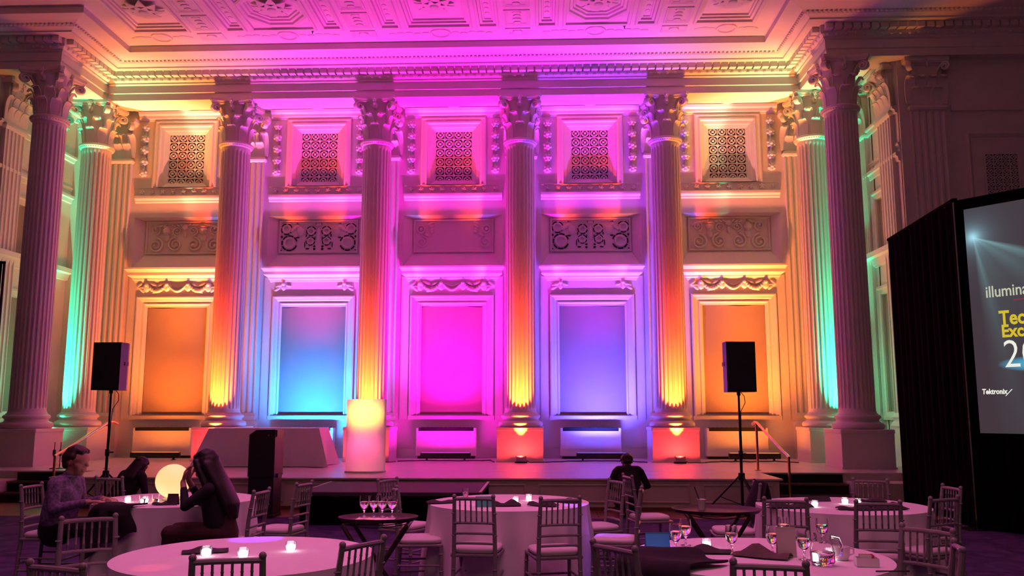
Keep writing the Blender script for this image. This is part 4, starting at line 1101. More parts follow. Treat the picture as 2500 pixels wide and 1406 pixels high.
def screen_text(body, s, z, size, m, name, sx=1.0, bold=0.0, shear=0.0):
    cu = bpy.data.curves.new('lettering', 'FONT'); cu.body = body; cu.size = size; cu.extrude = 0.0012; cu.offset = bold; cu.shear = shear; cu.resolution_u = 3
    tmp = bpy.data.objects.new('tmp_text', cu); COL.objects.link(tmp)
    dg = bpy.context.evaluated_depsgraph_get(); me = bpy.data.meshes.new_from_object(tmp.evaluated_get(dg))
    bpy.data.objects.remove(tmp)
    me.materials.clear(); me.materials.append(m)
    o = bpy.data.objects.new(name, me); COL.objects.link(o)
    R = Matrix((( DD.x*sx, 0, NN.x), (DD.y*sx, 0, NN.y), (0, 1, 0)))
    P = Vector(on_screen(s, z, 0.003))-C0
    for v in me.vertices: v.co = R @ v.co + P
    o.parent = scr
    return o
tw = mat('slide_white', (0, 0, 0), 1, emit=(0.85, 0.85, 0.74), estr=1.0); ty = mat('slide_yellow', (0, 0, 0), 1, emit=(0.66, 0.50, 0.03), estr=1.0)
tr_ = mat('slide_red', (0, 0, 0), 1, emit=(0.25, 0.03, 0.08), estr=1.0); tpale = mat('slide_pale_green', (0, 0, 0), 1, emit=(0.55, 0.56, 0.42), estr=1.0)
screen_text('illumina', 0.345, 3.175, 0.225, tpale, 'lettering', 0.80, 0.002)
q = MB(); quadbox(q, 0.70, 1.30, 3.105, 3.122, 0.002, 0.004); obj('underline', q, tr_, scr, world=True)
screen_text('Tec', 0.50, 2.785, 0.27, ty, 'lettering', 0.80, 0.007)
screen_text('Exc', 0.515, 2.615, 0.235, ty, 'lettering', 0.85, 0.007)
screen_text('20', 0.51, 2.20, 0.54, tw, 'lettering', 0.86, -0.004)
screen_text('Tektronix', 0.20, 1.845, 0.098, tw, 'logo_lettering', 0.82, 0.003, 0.1)
q = MB(); a_ = [on_screen(0.50, 1.815, 0.003), on_screen(0.512, 1.815, 0.003), on_screen(0.60, 1.905, 0.003), on_screen(0.585, 1.905, 0.003)]
q.add(a_+[on_screen(s, z, 0.0045) for s, z in ((0.50, 1.815), (0.512, 1.815), (0.60, 1.905), (0.585, 1.905))], [(0,1,2,3), (4,7,6,5), (0,4,5,1), (1,5,6,2), (2,6,7,3), (3,7,4,0)]); obj('logo_stroke', q, tw, scr, world=True)
# left black drape
t = thing('masking_drape', 'black drape at the far left edge of the stage', 'drape', (-10.36, 15.3, 0))
q = MB(); skirt(q, [(0.0, 0.55), (-1.7, -0.9)], 0.01, 4.40, 0.03, 0.26); obj('curtain', q, drape, t, True, 60)
q = MB(); q.cyl((0.04, 0.58, 4.42), (-1.74, -0.94, 4.42), 0.028, 8); obj('top_pipe', q, drape, t, True)
q = MB(); q.cyl((0.02, 0.58, 0), (0.02, 0.58, 4.45), 0.025, 8); obj('upright', q, blackm, t, True)
# ================================================================== ROUND TABLES
TB = {'T1': (-1.81, 5.31, 'near left round table'), 'T2': (-3.62, 8.52, 'round table with the glowing globe'), 'T3': (-0.35, 8.38, 'middle round table'),
      'T4': (2.72, 8.22, 'far right round table'), 'T5': (1.27, 5.38, 'near right round table')}
TZ = 0.762
tb0 = thing('round_table', '', 'table', (0, 0, 0), group='round banquet tables')
q = MB(); q.lathe([(0.735, 0.715), (0.745, 0.72), (0.745, 0.748), (0.735, 0.753)], 48); obj('tabletop', q, woodd, tb0)
for k in range(4):
    a = pi/4+k*pi/2; q = MB(); q.cyl((0.5*cos(a), 0.5*sin(a), 0), (0.45*cos(a), 0.45*sin(a), 0.715), 0.014, 8); obj('leg', q, blackm, tb0)
def round_cloth(seed):
    rnd = random.Random(seed); q = MB(); n = 132; R = 0.75
    fr = [(rnd.randint(10, 14), rnd.uniform(0, 6.28), 0.55), (rnd.randint(19, 27), rnd.uniform(0, 6.28), 0.45), (rnd.randint(4, 6), rnd.uniform(0, 6.28), 0.3)]
    rings = [[(r*cos(2*pi*k/n), r*sin(2*pi*k/n), TZ-0.002+0.0012*sin(5*r*cos(2*pi*k/n)*3+seed)) for k in range(n)] for r in (0.02, 0.3, 0.6, 0.735)]
    for t_ in (0.0, 0.03, 0.08, 0.2, 0.4, 0.6, 0.8, 1.0):
        z = (TZ-0.006)*(1-t_)+0.008*t_; ring = []
        for k in range(n):
            a = 2*pi*k/n
            w = sum(am*sin(m*a+ph) for m, ph, am in fr)
            e = min(1, t_*1.6)
            ring.append(((R+0.012+0.065*t_**1.3+0.040*e*w)*cos(a), (R+0.012+0.065*t_**1.3+0.040*e*w)*sin(a), z))
        rings.append(ring)
    q.loft(rings, False, True); q.f.append(tuple(range(n))[::-1]); q.m.append(0)
    return q
for i, (k_, (x, y, lb)) in enumerate(TB.items()):
    place(tb0, (x, y, 0), 0.2*i, 'folding table hidden under the cloth of the '+lb, i == 0)
    o = obj('tablecloth', round_cloth(i+3), cloth, None, True, 60); o.location = (x, y, 0); o.rotation_euler = (0, 0, 0.7*i)
    tag(o, 'floor length white cloth on the '+lb, 'tablecloth', 'white round tablecloths')

# ================================================================== CHAIRS
ch0 = thing('chiavari_chair', '', 'chair', (0, 0, 0), group='silver ballroom chairs')
def turned(mb, p0, p1, r, n=3, seg=8):
    P0, P1 = Vector(p0), Vector(p1); pts = []; rad = []
    for k in range(n):
        for u, f in ((0.0, 1.0), (0.46, 1.0), (0.49, 1.28), (0.51, 1.28), (0.54, 1.0)):
            pts.append(P0+(P1-P0)*((k+u)/n)); rad.append(r*f)
    pts.append(P1); rad.append(r)
    mb.tube(pts, rad, seg); return mb
for s in (-1, 1):
    q = MB(); pts = [(s*0.178, -0.225, 0), (s*0.175, -0.205, 0.25), (s*0.172, -0.19, 0.45), (s*0.168, -0.205, 0.68), (s*0.163, -0.238, 0.905)]
    q.tube(pts, [0.014, 0.017, 0.0185, 0.0175, 0.016], 9); q.ell((s*0.1625, -0.240, 0.918), (0.019, 0.019, 0.02), 8, 6)
    for z, y in ((0.2, -0.209), (0.33, -0.2), (0.6, -0.198), (0.78, -0.219)): q.torus((s*0.172, y, z), 0.017, 0.005, 10, 5)
    obj('rear_leg', q, chairm, ch0, True)
    q = MB(); turned(q, (s*0.195, 0.20, 0), (s*0.185, 0.185, 0.44), 0.0165, 3); obj('front_leg', q, chairm, ch0, True)
    for z in (0.16, 0.27):
        q = MB(); turned(q, (s*0.18, -0.205, z), (s*0.19, 0.19, z), 0.0095, 2, 6); obj('side_stretcher', q, chairm, ch0, True)
for y, z, w in ((0.192, 0.14, 0.19), (0.190, 0.25, 0.19), (-0.205, 0.22, 0.176)):
    q = MB(); turned(q, (-w, y, z), (w, y, z), 0.0095, 2, 6); obj('cross_stretcher', q, chairm, ch0, True)
q = MB(); q.cbox(-0.20, 0.20, -0.20, 0.205, 0.425, 0.452, 0.008); obj('seat_frame', q, chairm, ch0)
q = MB(); rings = []
for z, s in ((0.452, 0.93), (0.462, 1.0), (0.485, 1.0), (0.497, 0.94), (0.502, 0.7), (0.504, 0.2)):
    ring = []
    for k in range(28):
        a = 2*pi*k/28; c_, s_ = cos(a), sin(a); e = 0.45
        ring.append((0.195*s*abs(c_)**e*(1 if c_ > 0 else -1), 0.195*s*abs(s_)**e*(1 if s_ > 0 else -1), z))
    rings.append(ring)
q.loft(rings, True, True); obj('seat_cushion', q, cushm, ch0, True, 60)
def yb(z): return -0.19-(z-0.45)*0.105
for z, r in ((0.895, 0.0145), (0.70, 0.0115), (0.615, 0.0105), (0.535, 0.0105)):
    q = MB(); q.tube([(-0.168, yb(z), z), (-0.08, yb(z)-0.012, z+0.004), (0.08, yb(z)-0.012, z+0.004), (0.168, yb(z), z)], r, 8); obj('top_rail' if z > .8 else 'back_rail', q, chairm, ch0, True)
for k in range(6):
    x = -0.115+0.046*k; q = MB(); turned(q, (x, yb(0.70)-0.012, 0.70), (x, yb(0.895)-0.012, 0.895), 0.0068, 2, 6); obj('spindle', q, chairm, ch0, True)
# rail middle, facing, label
CH = [((-3.03, 5.76), (0.57, -0.82), 'empty silver chair in front of the seated man at the left'),
      ((-2.25, 4.02), (0.32, 0.95), 'silver chair at the bottom left corner of the photo'),
      ((-1.54, 4.26), (-0.25, 0.97), 'dark looking chair in front of the near left table, before its candles'),
      ((-0.99, 4.78), (-0.86, 0.51), 'silver chair at the right side of the near left table'),
      ((-2.52, 7.72), (-0.99, 0.10), 'silver chair on which the long haired woman sits'),
      ((-2.36, 8.52), (-0.97, 0.20), 'empty silver chair just behind the woman, seat showing'),
      ((-4.90, 8.22), (1.0, -0.02), 'silver chair on which the man in the patterned shirt sits'),
      ((-4.62, 9.15), (0.22, 0.97), 'empty silver chair seen behind the arms of the man'),
      ((-0.59, 7.25), (0.10, 0.99), 'left of the two silver chairs in front of the middle table'),
      ((0.12, 7.16), (-0.24, 0.97), 'right of the two silver chairs in front of the middle table'),
      ((-1.36, 7.95), (0.99, 0.08), 'silver chair at the left of the middle table behind the glasses tray'),
      ((-1.62, 9.0), (0.86, -0.42), 'far silver chair behind the tray of four glasses'),
      ((0.72, 8.95), (-0.90, -0.38), 'silver chair at the far right of the middle table, below the crouching person'),
      ((0.86, 7.98), (-0.98, 0.14), 'silver chair at the right of the middle table, seat pointing left'),
      ((0.90, 9.62), (0.96, 0.20), 'far silver chair facing right between middle table and stage'),
      ((0.36, 4.69), (0.79, 0.62), 'silver chair to the left of the near right table'),
      ((1.04, 4.19), (0.19, 0.98), 'silver chair at the bottom edge in front of the near right table'),
      ((1.92, 7.14), (0.18, 0.98), 'left silver chair in front of the far right table'),
      ((2.58, 6.95), (0.10, 0.99), 'right silver chair in front of the far right table'),
      ((3.32, 9.12), (-0.45, -0.89), 'silver chair behind the far right table, facing the hall'),
      ((3.78, 8.35), (-0.99, -0.05), 'silver chair at the right end of the far right table'),
      ((3.24, 7.30), (-0.47, 0.88), 'silver chair with ladder back in front of the black drape'),
      ((2.29, 5.42), (-0.82, -0.57), 'silver chair at the right of the near right table, its spindles against the far cloth'),
      ((2.16, 4.75), (-0.95, 0.31), 'rightmost near silver chair seen edge on'),
      ((2.05, 8.62), (-0.99, 0.05), 'silver chair behind the empty tray with a black garment over its back')]
for i, (p, f, lb) in enumerate(CH):
    f = Vector((f[0], f[1])).normalized(); c_ = Vector(p)+f*0.235
    place(ch0, (c_.x, c_.y, 0), math.atan2(f.y, f.x)-pi/2, lb, i == 0)

# garment over the chair back by the tray
q = MB(); G = []
for i in range(9):
    v = i/8
    row = []
    for j in range(11):
        u = j/10; a = (v-0.5)*2
        y = 8.36+0.52*u; x = 2.06+0.05*a*(1 if abs(a) > .15 else 1)+0.03*sin(7*u+3*v)
        z = 0.935-abs(a)**1.2*(0.34+0.10*sin(4*u+1)) if abs(a) > 0.02 else 0.94
        row.append((x+0.03*a, y, z))
    G.append(row)
q.sheet(G, 0.012); tag(obj('draped_garment', q, wool, None, True, 70), 'black garment hanging over the chair back behind the empty tray', 'garment')

# ================================================================== TRAY STANDS
def tray_stand(x, y, rz, w, lab1, lab2, zt=0.79):
    t = thing('tray_stand', lab1, 'tray stand', (x, y, 0), rz, group='folding tray stands')
    for s in (-1, 1):
        for yy in (-0.19, 0.19):
            q = MB(); q.cyl((-s*0.26, yy+s*0.012, 0.0), (s*0.24, yy+s*0.012, zt-0.035), 0.017, 8); obj('leg', q, woodd, t, True)
        q = MB(); q.cyl((s*0.24, -0.22, zt-0.035), (s*0.24, 0.22, zt-0.035), 0.016, 8); obj('top_bar', q, woodd, t, True)
        q = MB(); q.cyl((s*0.20, -0.2, 0.05), (s*0.20, 0.2, 0.05), 0.011, 8); obj('foot_bar', q, woodd, t, True)
    for yy in (-0.16, 0.0, 0.16):
        q = MB(); q.tube([(-0.24+0.48*k/8, yy, zt-0.025-0.03*sin(pi*k/8)) for k in range(9)], 0.012, 6, flat=0.3); obj('strap', q, blackm, t, True)
    t2 = thing('oval_tray', lab2, 'tray', (x, y, zt-0.018), rz, group='oval serving trays')
    q = MB(); rings = []
    for r, z in ((0.80, 0.0), (0.93, 0.004), (0.985, 0.028), (1.0, 0.032), (0.985, 0.03), (0.925, 0.012), (0.3, 0.011)):
        rings.append([(w/2*r*cos(2*pi*k/48), w*0.40*r*sin(2*pi*k/48), z) for k in range(48)])
    q.loft(rings, True, True); obj('tray_body', q, traym, t2, True, 50)
    return zt-0.018+0.012
zt1 = tray_stand(-1.30, 6.84, 0.05, 0.62, 'dark wooden folding stand under the tray of glasses', 'brown oval tray carrying four stemmed glasses')
zt2 = tray_stand(1.42, 7.40, -0.05, 0.74, 'dark wooden folding stand under the nearly empty tray', 'brown oval tray holding one white cup', 0.80)
q = MB(); G = [[(-1.47+0.30*j/8, 6.78+0.16*i/4, zt1+0.0015+0.0015*sin(j+i*2)) for j in range(9)] for i in range(5)]
q.sheet(G, 0.0015); tag(obj('paper_napkin', q, china, None, True), 'white napkin spread under the glasses on the tray', 'napkin')

# ================================================================== GLASSWARE AND TABLE ITEMS
go0 = thing('goblet', '', 'glass', (0, 0, 0), group='stemmed water glasses')
q = MB(); q.lathe([(0.0005, 0.0), (0.033, 0.0), (0.034, 0.003), (0.010, 0.008), (0.0055, 0.02), (0.0055, 0.045), (0.012, 0.055), (0.030, 0.075), (0.038, 0.105), (0.038, 0.135), (0.0345, 0.165), (0.0335, 0.165), (0.0365, 0.135), (0.0365, 0.105), (0.0285, 0.077), (0.008, 0.060), (0.0005, 0.0585)], 28, cap=False); obj('bowl', q, glassm, go0, True, 60)
q = MB(); q.lathe([(0.0005, 0.0592), (0.008, 0.0608), (0.0280, 0.0778), (0.0358, 0.1052), (0.036, 0.120), (0.0005, 0.120)], 24, cap=False); obj('water', q, waterm, go0, True, 60)
tu0 = thing('tumbler', '', 'glass', (0, 0, 0), group='short tumblers')
q = MB(); q.lathe([(0.0005, 0.0), (0.027, 0.0), (0.033, 0.09), (0.0318, 0.09), (0.026, 0.008), (0.0005, 0.008)], 24, cap=False); obj('cup', q, glassm, tu0, True, 50)
q = MB(); q.lathe([(0.0005, 0.0088), (0.0255, 0.0088), (0.0295, 0.05), (0.0005, 0.05)], 20, cap=False); obj('drink', q, waterm, tu0, True, 50)
gob = [(-1.425, 6.90, zt1+.004, 'leftmost glass on the tray, pink tinted'), (-1.355, 6.93, zt1+.004, 'second glass on the tray, glowing blue in its bowl'), (-1.285, 6.92, zt1+.004, 'third glass on the tray, magenta tinted'), (-1.205, 6.91, zt1+.004, 'rightmost glass on the tray'),
       (0.80, 5.50, TZ, 'stemmed glass in front of the teal card'), (0.90, 5.74, TZ, 'taller looking stemmed glass behind the teal card'), (1.13, 5.44, TZ, 'stemmed glass beside the crumpled dark napkin'),
       (1.37, 5.42, TZ, 'stemmed glass left of the ivory card on the near right table'), (1.56, 5.86, TZ, 'far stemmed glass left at the back edge of the near right table'), (1.80, 5.84, TZ, 'far stemmed glass right at the back edge of the near right table'), (1.50, 5.22, TZ, 'stemmed glass next to the glass pitcher')]
for i, (x, y, z, lb) in enumerate(gob): place(go0, (x, y, z), 0, lb, i == 0)
tum = [(-0.80, 8.80, 'tumbler at the back left of the middle table'), (-3.72, 8.02, 'tumbler left of the glowing globe'), (-3.60, 8.02, 'tumbler in front of the glowing globe')]
for i, (x, y, lb) in enumerate(tum): place(tu0, (x, y, TZ), 0, lb, i == 0)
# LED candles
ca0 = thing('votive_candle', '', 'candle', (0, 0, 0), group='white glowing votive candles')
q = MB(); q.lathe([(0.0005, 0), (0.026, 0.0), (0.034, 0.015), (0.036, 0.035), (0.031, 0.058), (0.0295, 0.058), (0.034, 0.035), (0.032, 0.016), (0.025, 0.004), (0.0005, 0.004)], 14, cap=False); obj('glass_cup', q, glassm, ca0, False)
q = MB(); q.lathe([(0.0005, 0.005), (0.022, 0.006), (0.026, 0.022), (0.024, 0.038), (0.0005, 0.046)], 14, cap=False); obj('led_core', q, mat('white_led_wax', (0.9, 0.9, 0.9), 0.5, emit=(1.0, 0.93, 0.95), estr=9.0), ca0, True)
can = [(-2.02, 5.22, 'left candle on the near left table, before the dark napkin'), (-1.78, 5.17, 'middle candle on the near left table'), (-1.57, 5.42, 'right candle on the near left table'),
       (-0.58, 8.10, 'left candle on the middle table'), (-0.28, 8.27, 'candle at the centre of the middle table'), (-0.16, 8.49, 'farthest candle on the middle table'),
       (2.42, 8.03, 'left candle on the far right table'), (2.78, 8.30, 'farther candle of the pair on the far right table'), (2.86, 8.20, 'nearer candle of the pair on the far right table'),
       (1.01, 5.62, 'candle beside the dark napkins on the near right table'), (-3.33, 8.10, 'bright candle to the right of the globe'), (-3.76, 8.15, 'candle to the left of the globe'), (-3.95, 8.2, 'small candle near the hands of the man'), (1.66, 5.26, 'candle glowing behind the glass pitcher')]
for i, (x, y, lb) in enumerate(can): place(ca0, (x, y, TZ), i*0.4, lb, i == 0)
# globe lamp
t = thing('globe_lamp', 'large glowing yellow globe lamp on the table between man and woman', 'lamp', (-3.62, 8.42, TZ))
q = MB(); q.ell((0, 0, 0.178), 0.162, 32, 20); obj('globe', q, mat('glowing_globe', (0.9, 0.8, 0.6), 0.4, emit=(1.0, 0.56, 0.17), estr=1.1), t, True, 180)
q = MB(); q.lathe([(0.09, 0), (0.09, 0.012), (0.07, 0.02), (0.06, 0.035)], 24); obj('base', q, metalw, t, True, 40)
# napkins
def napkin(x, y, rz, s, lab, m=napk, h=0.03, z=TZ):
    q = MB(); G = []
    for i in range(8):
        row = []
        for j in range(10):
            u, v = j/9-0.5, i/7-0.5
            row.append((u*0.30*s, v*0.17*s*(1-0.5*abs(u)), 0.008+h*max(0, (1-4*v*v))*(0.6+0.4*sin(9*u+2*x))*(1-1.2*u*u*2)))
        G.append(row)
    q.sheet(G, 0.005); o = obj('napkin', q, m, None, True, 70); o.location = (x, y, z); o.rotation_euler = (0, 0, rz)
    tag(o, lab, 'napkin', 'dark folded napkins')
napkin(-2.08, 5.36, 0.35, 0.9, 'dark napkin behind the left candle on the near left table')
napkin(-0.98, 8.22, 0.3, 0.9, 'dark napkin hanging at the left edge of the middle table')
napkin(-0.36, 8.00, 0.1, 0.9, 'dark napkin left of the central candle on the middle table', h=0.06)
napkin(-0.02, 8.02, -0.4, 0.9, 'dark napkin right of the central candle on the middle table', h=0.06)
napkin(0.20, 8.35, -0.6, 0.9, 'dark napkin behind the right front chair of the middle table', h=0.035)
napkin(2.18, 7.98, 0.1, 1.3, 'dark napkins behind the left front chair of the far right table', h=0.055)
napkin(2.70, 7.82, -0.1, 1.0, 'flat dark napkin between the front chairs of the far right table', h=0.035)
napkin(3.00, 7.86, 0.2, 1.1, 'dark napkin behind the right front chair of the far right table', h=0.06)
napkin(3.10, 8.52, -0.2, 0.9, 'dark napkin at the back right of the far right table')
napkin(1.28, 5.32, -0.5, 1.1, 'crumpled brown napkin right of the middle glass on the near right table', mat('brown_linen', (0.10, 0.07, 0.06), 0.8, var=0.2, scale=14), 0.07)
napkin(0.98, 5.48, -0.2, 1.0, 'dark napkin in front of the candle on the near right table', h=0.04)
napkin(-3.52, 7.98, 0.1, 0.55, 'dark folded napkin in front of the globe')
napkin(-3.16, 8.02, 0.05, 0.8, 'dark napkin beside the woman on her table', h=0.02)
# cards, bags, small items
def card(x, y, rz, w, h, d, m, lab, cat='card', z=TZ):
    t = thing('folded_card', lab, cat, (x, y, z), rz)
    q = MB(); q.add([(-w/2, -d/2, 0), (w/2, -d/2, 0), (w/2, 0.002, h), (-w/2, 0.002, h), (-w/2, -d/2+0.004, 0), (w/2, -d/2+0.004, 0), (w/2, 0.0, h-0.008), (-w/2, 0.0, h-0.008)], [(0,1,2,3), (5,4,7,6), (0,4,5,1), (2,6,7,3), (1,5,6,2), (0,3,7,4)]); obj('front_leaf', q, m, t)
    q = MB(); q.add([(-w/2, d/2, 0), (w/2, d/2, 0), (w/2, -0.002, h), (-w/2, -0.002, h), (-w/2, d/2-0.004, 0), (w/2, d/2-0.004, 0), (w/2, 0.0, h-0.008), (-w/2, 0.0, h-0.008)], [(0,3,2,1), (5,6,7,4), (0,1,5,4), (2,3,7,6), (1,2,6,5), (0,4,7,3)]); obj('back_leaf', q, m, t)
ivory = mat('ivory_card', (0.55, 0.48, 0.42), 0.7)
card(0.70, 5.60, 0.1, 0.15, 0.10, 0.07, tealp, 'teal folded card on the near right table')
card(1.43, 5.34, -0.1, 0.11, 0.17, 0.06, ivory, 'tall ivory folded card on the near right table')
card(-0.55, 7.93, 0.1, 0.16, 0.09, 0.07, tealp, 'teal folded card behind the left front chair of the middle table')
card(-3.42, 7.98, 0.0, 0.10, 0.10, 0.06, napk, 'dark folded card between globe and right candle')
card(2.62, 8.55, 0.1, 0.20, 0.05, 0.09, napk, 'dark menu card at the back of the far right table')
# white cup on tray
t = thing('paper_cup', 'white cup standing on the nearly empty tray', 'cup', (1.31, 7.46, zt2))
q = MB(); q.lathe([(0.025, 0), (0.036, 0.085), (0.038, 0.088), (0.0345, 0.085), (0.024, 0.005)], 20, cap=True); obj('cup_body', q, china, t, True, 50)
q = MB(); q.cyl((0.0, 0, 0.03), (-0.055, 0.01, 0.19), 0.004, 6); obj('stirrer', q, blackp, t, True)
# pitcher
t = thing('glass_pitcher', 'clear glass pitcher of water on the near right table', 'pitcher', (1.555, 5.06, TZ), -0.3)
q = MB(); q.lathe([(0.0005, 0), (0.055, 0.0), (0.066, 0.02), (0.068, 0.07), (0.055, 0.12), (0.046, 0.145), (0.052, 0.17), (0.050, 0.17), (0.044, 0.146), (0.053, 0.12), (0.0655, 0.07), (0.0635, 0.022), (0.0005, 0.008)], 32, cap=False); obj('jug', q, glassm, t, True, 60)
q = MB(); q.lathe([(0.0005, 0.0085), (0.063, 0.0225), (0.065, 0.07), (0.0005, 0.085)], 28, cap=False); obj('water', q, waterm, t, True, 60)
q = MB(); q.tube([(0.05, 0, 0.155), (0.09, 0, 0.15), (0.105, 0, 0.11), (0.095, 0, 0.06), (0.066, 0, 0.045)], 0.007, 8); obj('handle', q, glassm, t, True)
# creamer and sugar caddy
t = thing('creamer', 'small white china pot right of the glass pitcher', 'pot', (1.72, 5.24, TZ))
q = MB(); q.lathe([(0.034, 0), (0.046, 0.03), (0.047, 0.075), (0.043, 0.078), (0.040, 0.03), (0.03, 0.006)], 24, cap=True); obj('pot_body', q, china, t, True, 50)
q = MB(); q.tube([(0.045, 0, 0.065), (0.07, 0, 0.06), (0.07, 0, 0.035), (0.046, 0, 0.025)], 0.005, 7); obj('handle', q, china, t, True)
t = thing('sugar_caddy', 'white china caddy filled with pink sugar packets', 'caddy', (1.79, 5.04, TZ), -0.15)
q = MB(); q.box(-0.06, 0.06, -0.04, 0.04, 0, 0.006)
for a in ((-0.06, 0.06, -0.04, -0.036), (-0.06, 0.06, 0.036, 0.04), (-0.06, -0.056, -0.036, 0.036), (0.056, 0.06, -0.036, 0.036)): q.box(*a, 0.006, 0.045)
obj('caddy_box', q, china, t)
for k in range(9):
    q = MB(); q.box(-0.03, 0.03, -0.0015, 0.0015, 0.0, 0.05, Matrix.Translation((0.008*(k % 3-1), -0.03+0.0075*k, 0.012)) @ Matrix.Rotation(0.12*(k % 3-1), 4, 'X')); obj('sugar_packet', q, mat('pink_paper' if k % 3 else 'white_paper', (0.75, 0.12, 0.18) if k % 3 else (0.8, 0.78, 0.76), 0.7), t)
q = MB(); q.tube([(-0.09, 0, 0.004), (0.02, 0, 0.004), (0.09, 0, 0.004)], [0.004, 0.004, 0.006], 6); o = obj('pen', q, blackp, None, True); o.location = (1.86, 4.86, TZ); o.rotation_euler = (0, 0, 0.05); tag(o, 'black pen lying near the sugar caddy', 'pen')
# dark jacket slumped over the left of the near right table
def jacket(cx, cy, a0, a1, s0, s1, seed, lift=0.03):
    q = MB(); G = []
    for i in range(22):
        v = i/21; row = []
        for j in range(22):
            u = j/21; a = radians(a0+(a1-a0)*u)+0.05*sin(6*v+seed); s_ = s0+(s1-s0)*v*(0.82+0.18*sin(3.1*u+seed))+0.03*sin(9*u+seed)
            bump = lift*(0.6+0.4*sin(5*u+3*v+seed))*(0.5+0.5*sin(pi*u))
            if s_ < 0.75: r, z = s_, TZ+0.012+bump
            elif s_ < 0.85: t_ = (s_-0.75)/0.10; r, z = 0.75+0.065*sin(t_*pi/2)+bump*0.6, TZ+0.012+bump*(1-t_)-0.06*(1-cos(t_*pi/2))
            else: r, z = 0.815+0.13*(s_-0.85)+bump*0.6+0.02*sin(14*u+seed), TZ-0.048-(s_-0.85)
            row.append((cx+r*cos(a), cy+r*sin(a), max(z, 0.02)))
        G.append(row)
    q.sheet(G, 0.012); return q
tag(obj('coat', jacket(-3.62, 8.52, 234, 268, 0.66, 1.24, 2.0, 0.02), wool, None, True, 70), 'black coat hanging over the front of the globe table', 'coat')
tag(obj('jacket', jacket(1.27, 5.38, 176, 232, 0.42, 1.05, 0.7, 0.05), wool, None, True, 70), 'dark jacket slumped over the left edge of the near right table', 'jacket')
# ================================================================== PEOPLE
skin = mat('skin', (0.42, 0.22, 0.16), 0.5, var=0.05, scale=20)
shirt = mat('patterned_purple_shirt', (0.15, 0.10, 0.20), 0.8, var=0.5, scale=38)
trous = mat('dark_trousers', (0.014, 0.012, 0.016), 0.85)
blackt = mat('black_top', (0.010, 0.008, 0.012), 0.85, var=0.2, scale=30)
skirtm = mat('dark_red_skirt', (0.05, 0.014, 0.018), 0.8)
haird = mat('dark_brown_hair', (0.010, 0.005, 0.005), 0.55, var=0.3, scale=60)
hairs = mat('short_brown_hair', (0.03, 0.018, 0.014), 0.5, var=0.3, scale=60)
shoe = mat('black_shoe', (0.012, 0.011, 0.012), 0.4)
def capsule_field(segs):
    """segs: (p0, p1, r0, r1, mat index) -> closed overlapping shapes"""
    q = MB()
    for p0, p1, r0, r1, mi in segs:
        P0, P1 = Vector(p0), Vector(p1)
        q.cur = mi
        if (P1-P0).length < 1e-5: q.ell(p0, r0, 14, 10); continue
        d = (P1-P0).normalized(); pts = []; rad = []
        for k in range(5):
            a = pi/2*k/4; pts.append(P0-d*(r0*cos(a))); rad.append(max(1e-4, r0*sin(a)))
        for k in range(1, 4): pts.append(P0+(P1-P0)*(k/4)); rad.append(r0+(r1-r0)*k/4)
        for k in range(5):
            a = pi/2*k/4; pts.append(P1+d*(r1*sin(a))); rad.append(max(1e-4, r1*cos(a)))
        q.tube(pts, rad, 14)
    return q
def hand_segs(w, d, n, side, mi, curl=0.5):
    """w wrist, d forward direction, n palm normal (fingers curl towards it)"""
    w, d, n = Vector(w), Vector(d).normalized(), Vector(n); n = (n-d*n.dot(d)).normalized(); s = d.cross(n)*side
    S = []
    pc = w+d*0.05
    for k in (-1, 0, 1): S.append((tuple(w+s*0.012*k), tuple(w+d*0.085+s*0.026*k), 0.017, 0.0145, mi))
    for k, L in enumerate((0.068, 0.078, 0.072, 0.056)):
        b_ = w+d*0.088+s*(0.033-0.022*k); dd = (d+n*curl*0.5+s*(0.10-0.07*k)).normalized(); m = b_+dd*L*0.5; d2 = (dd+n*curl*1.3).normalized(); e = m+d2*L*0.5
        S += [(tuple(b_), tuple(m), 0.0098, 0.009, mi), (tuple(m), tuple(e), 0.009, 0.0075, mi)]
    b_ = w+d*0.03+s*0.032; m = b_+(d*0.6+s*0.7+n*0.3*curl).normalized()*0.038; e = m+(d*0.8+s*0.2+n*0.6*curl).normalized()*0.032
    S += [(tuple(b_), tuple(m), 0.0125, 0.0105, mi), (tuple(m), tuple(e), 0.0105, 0.0085, mi)]
    return S
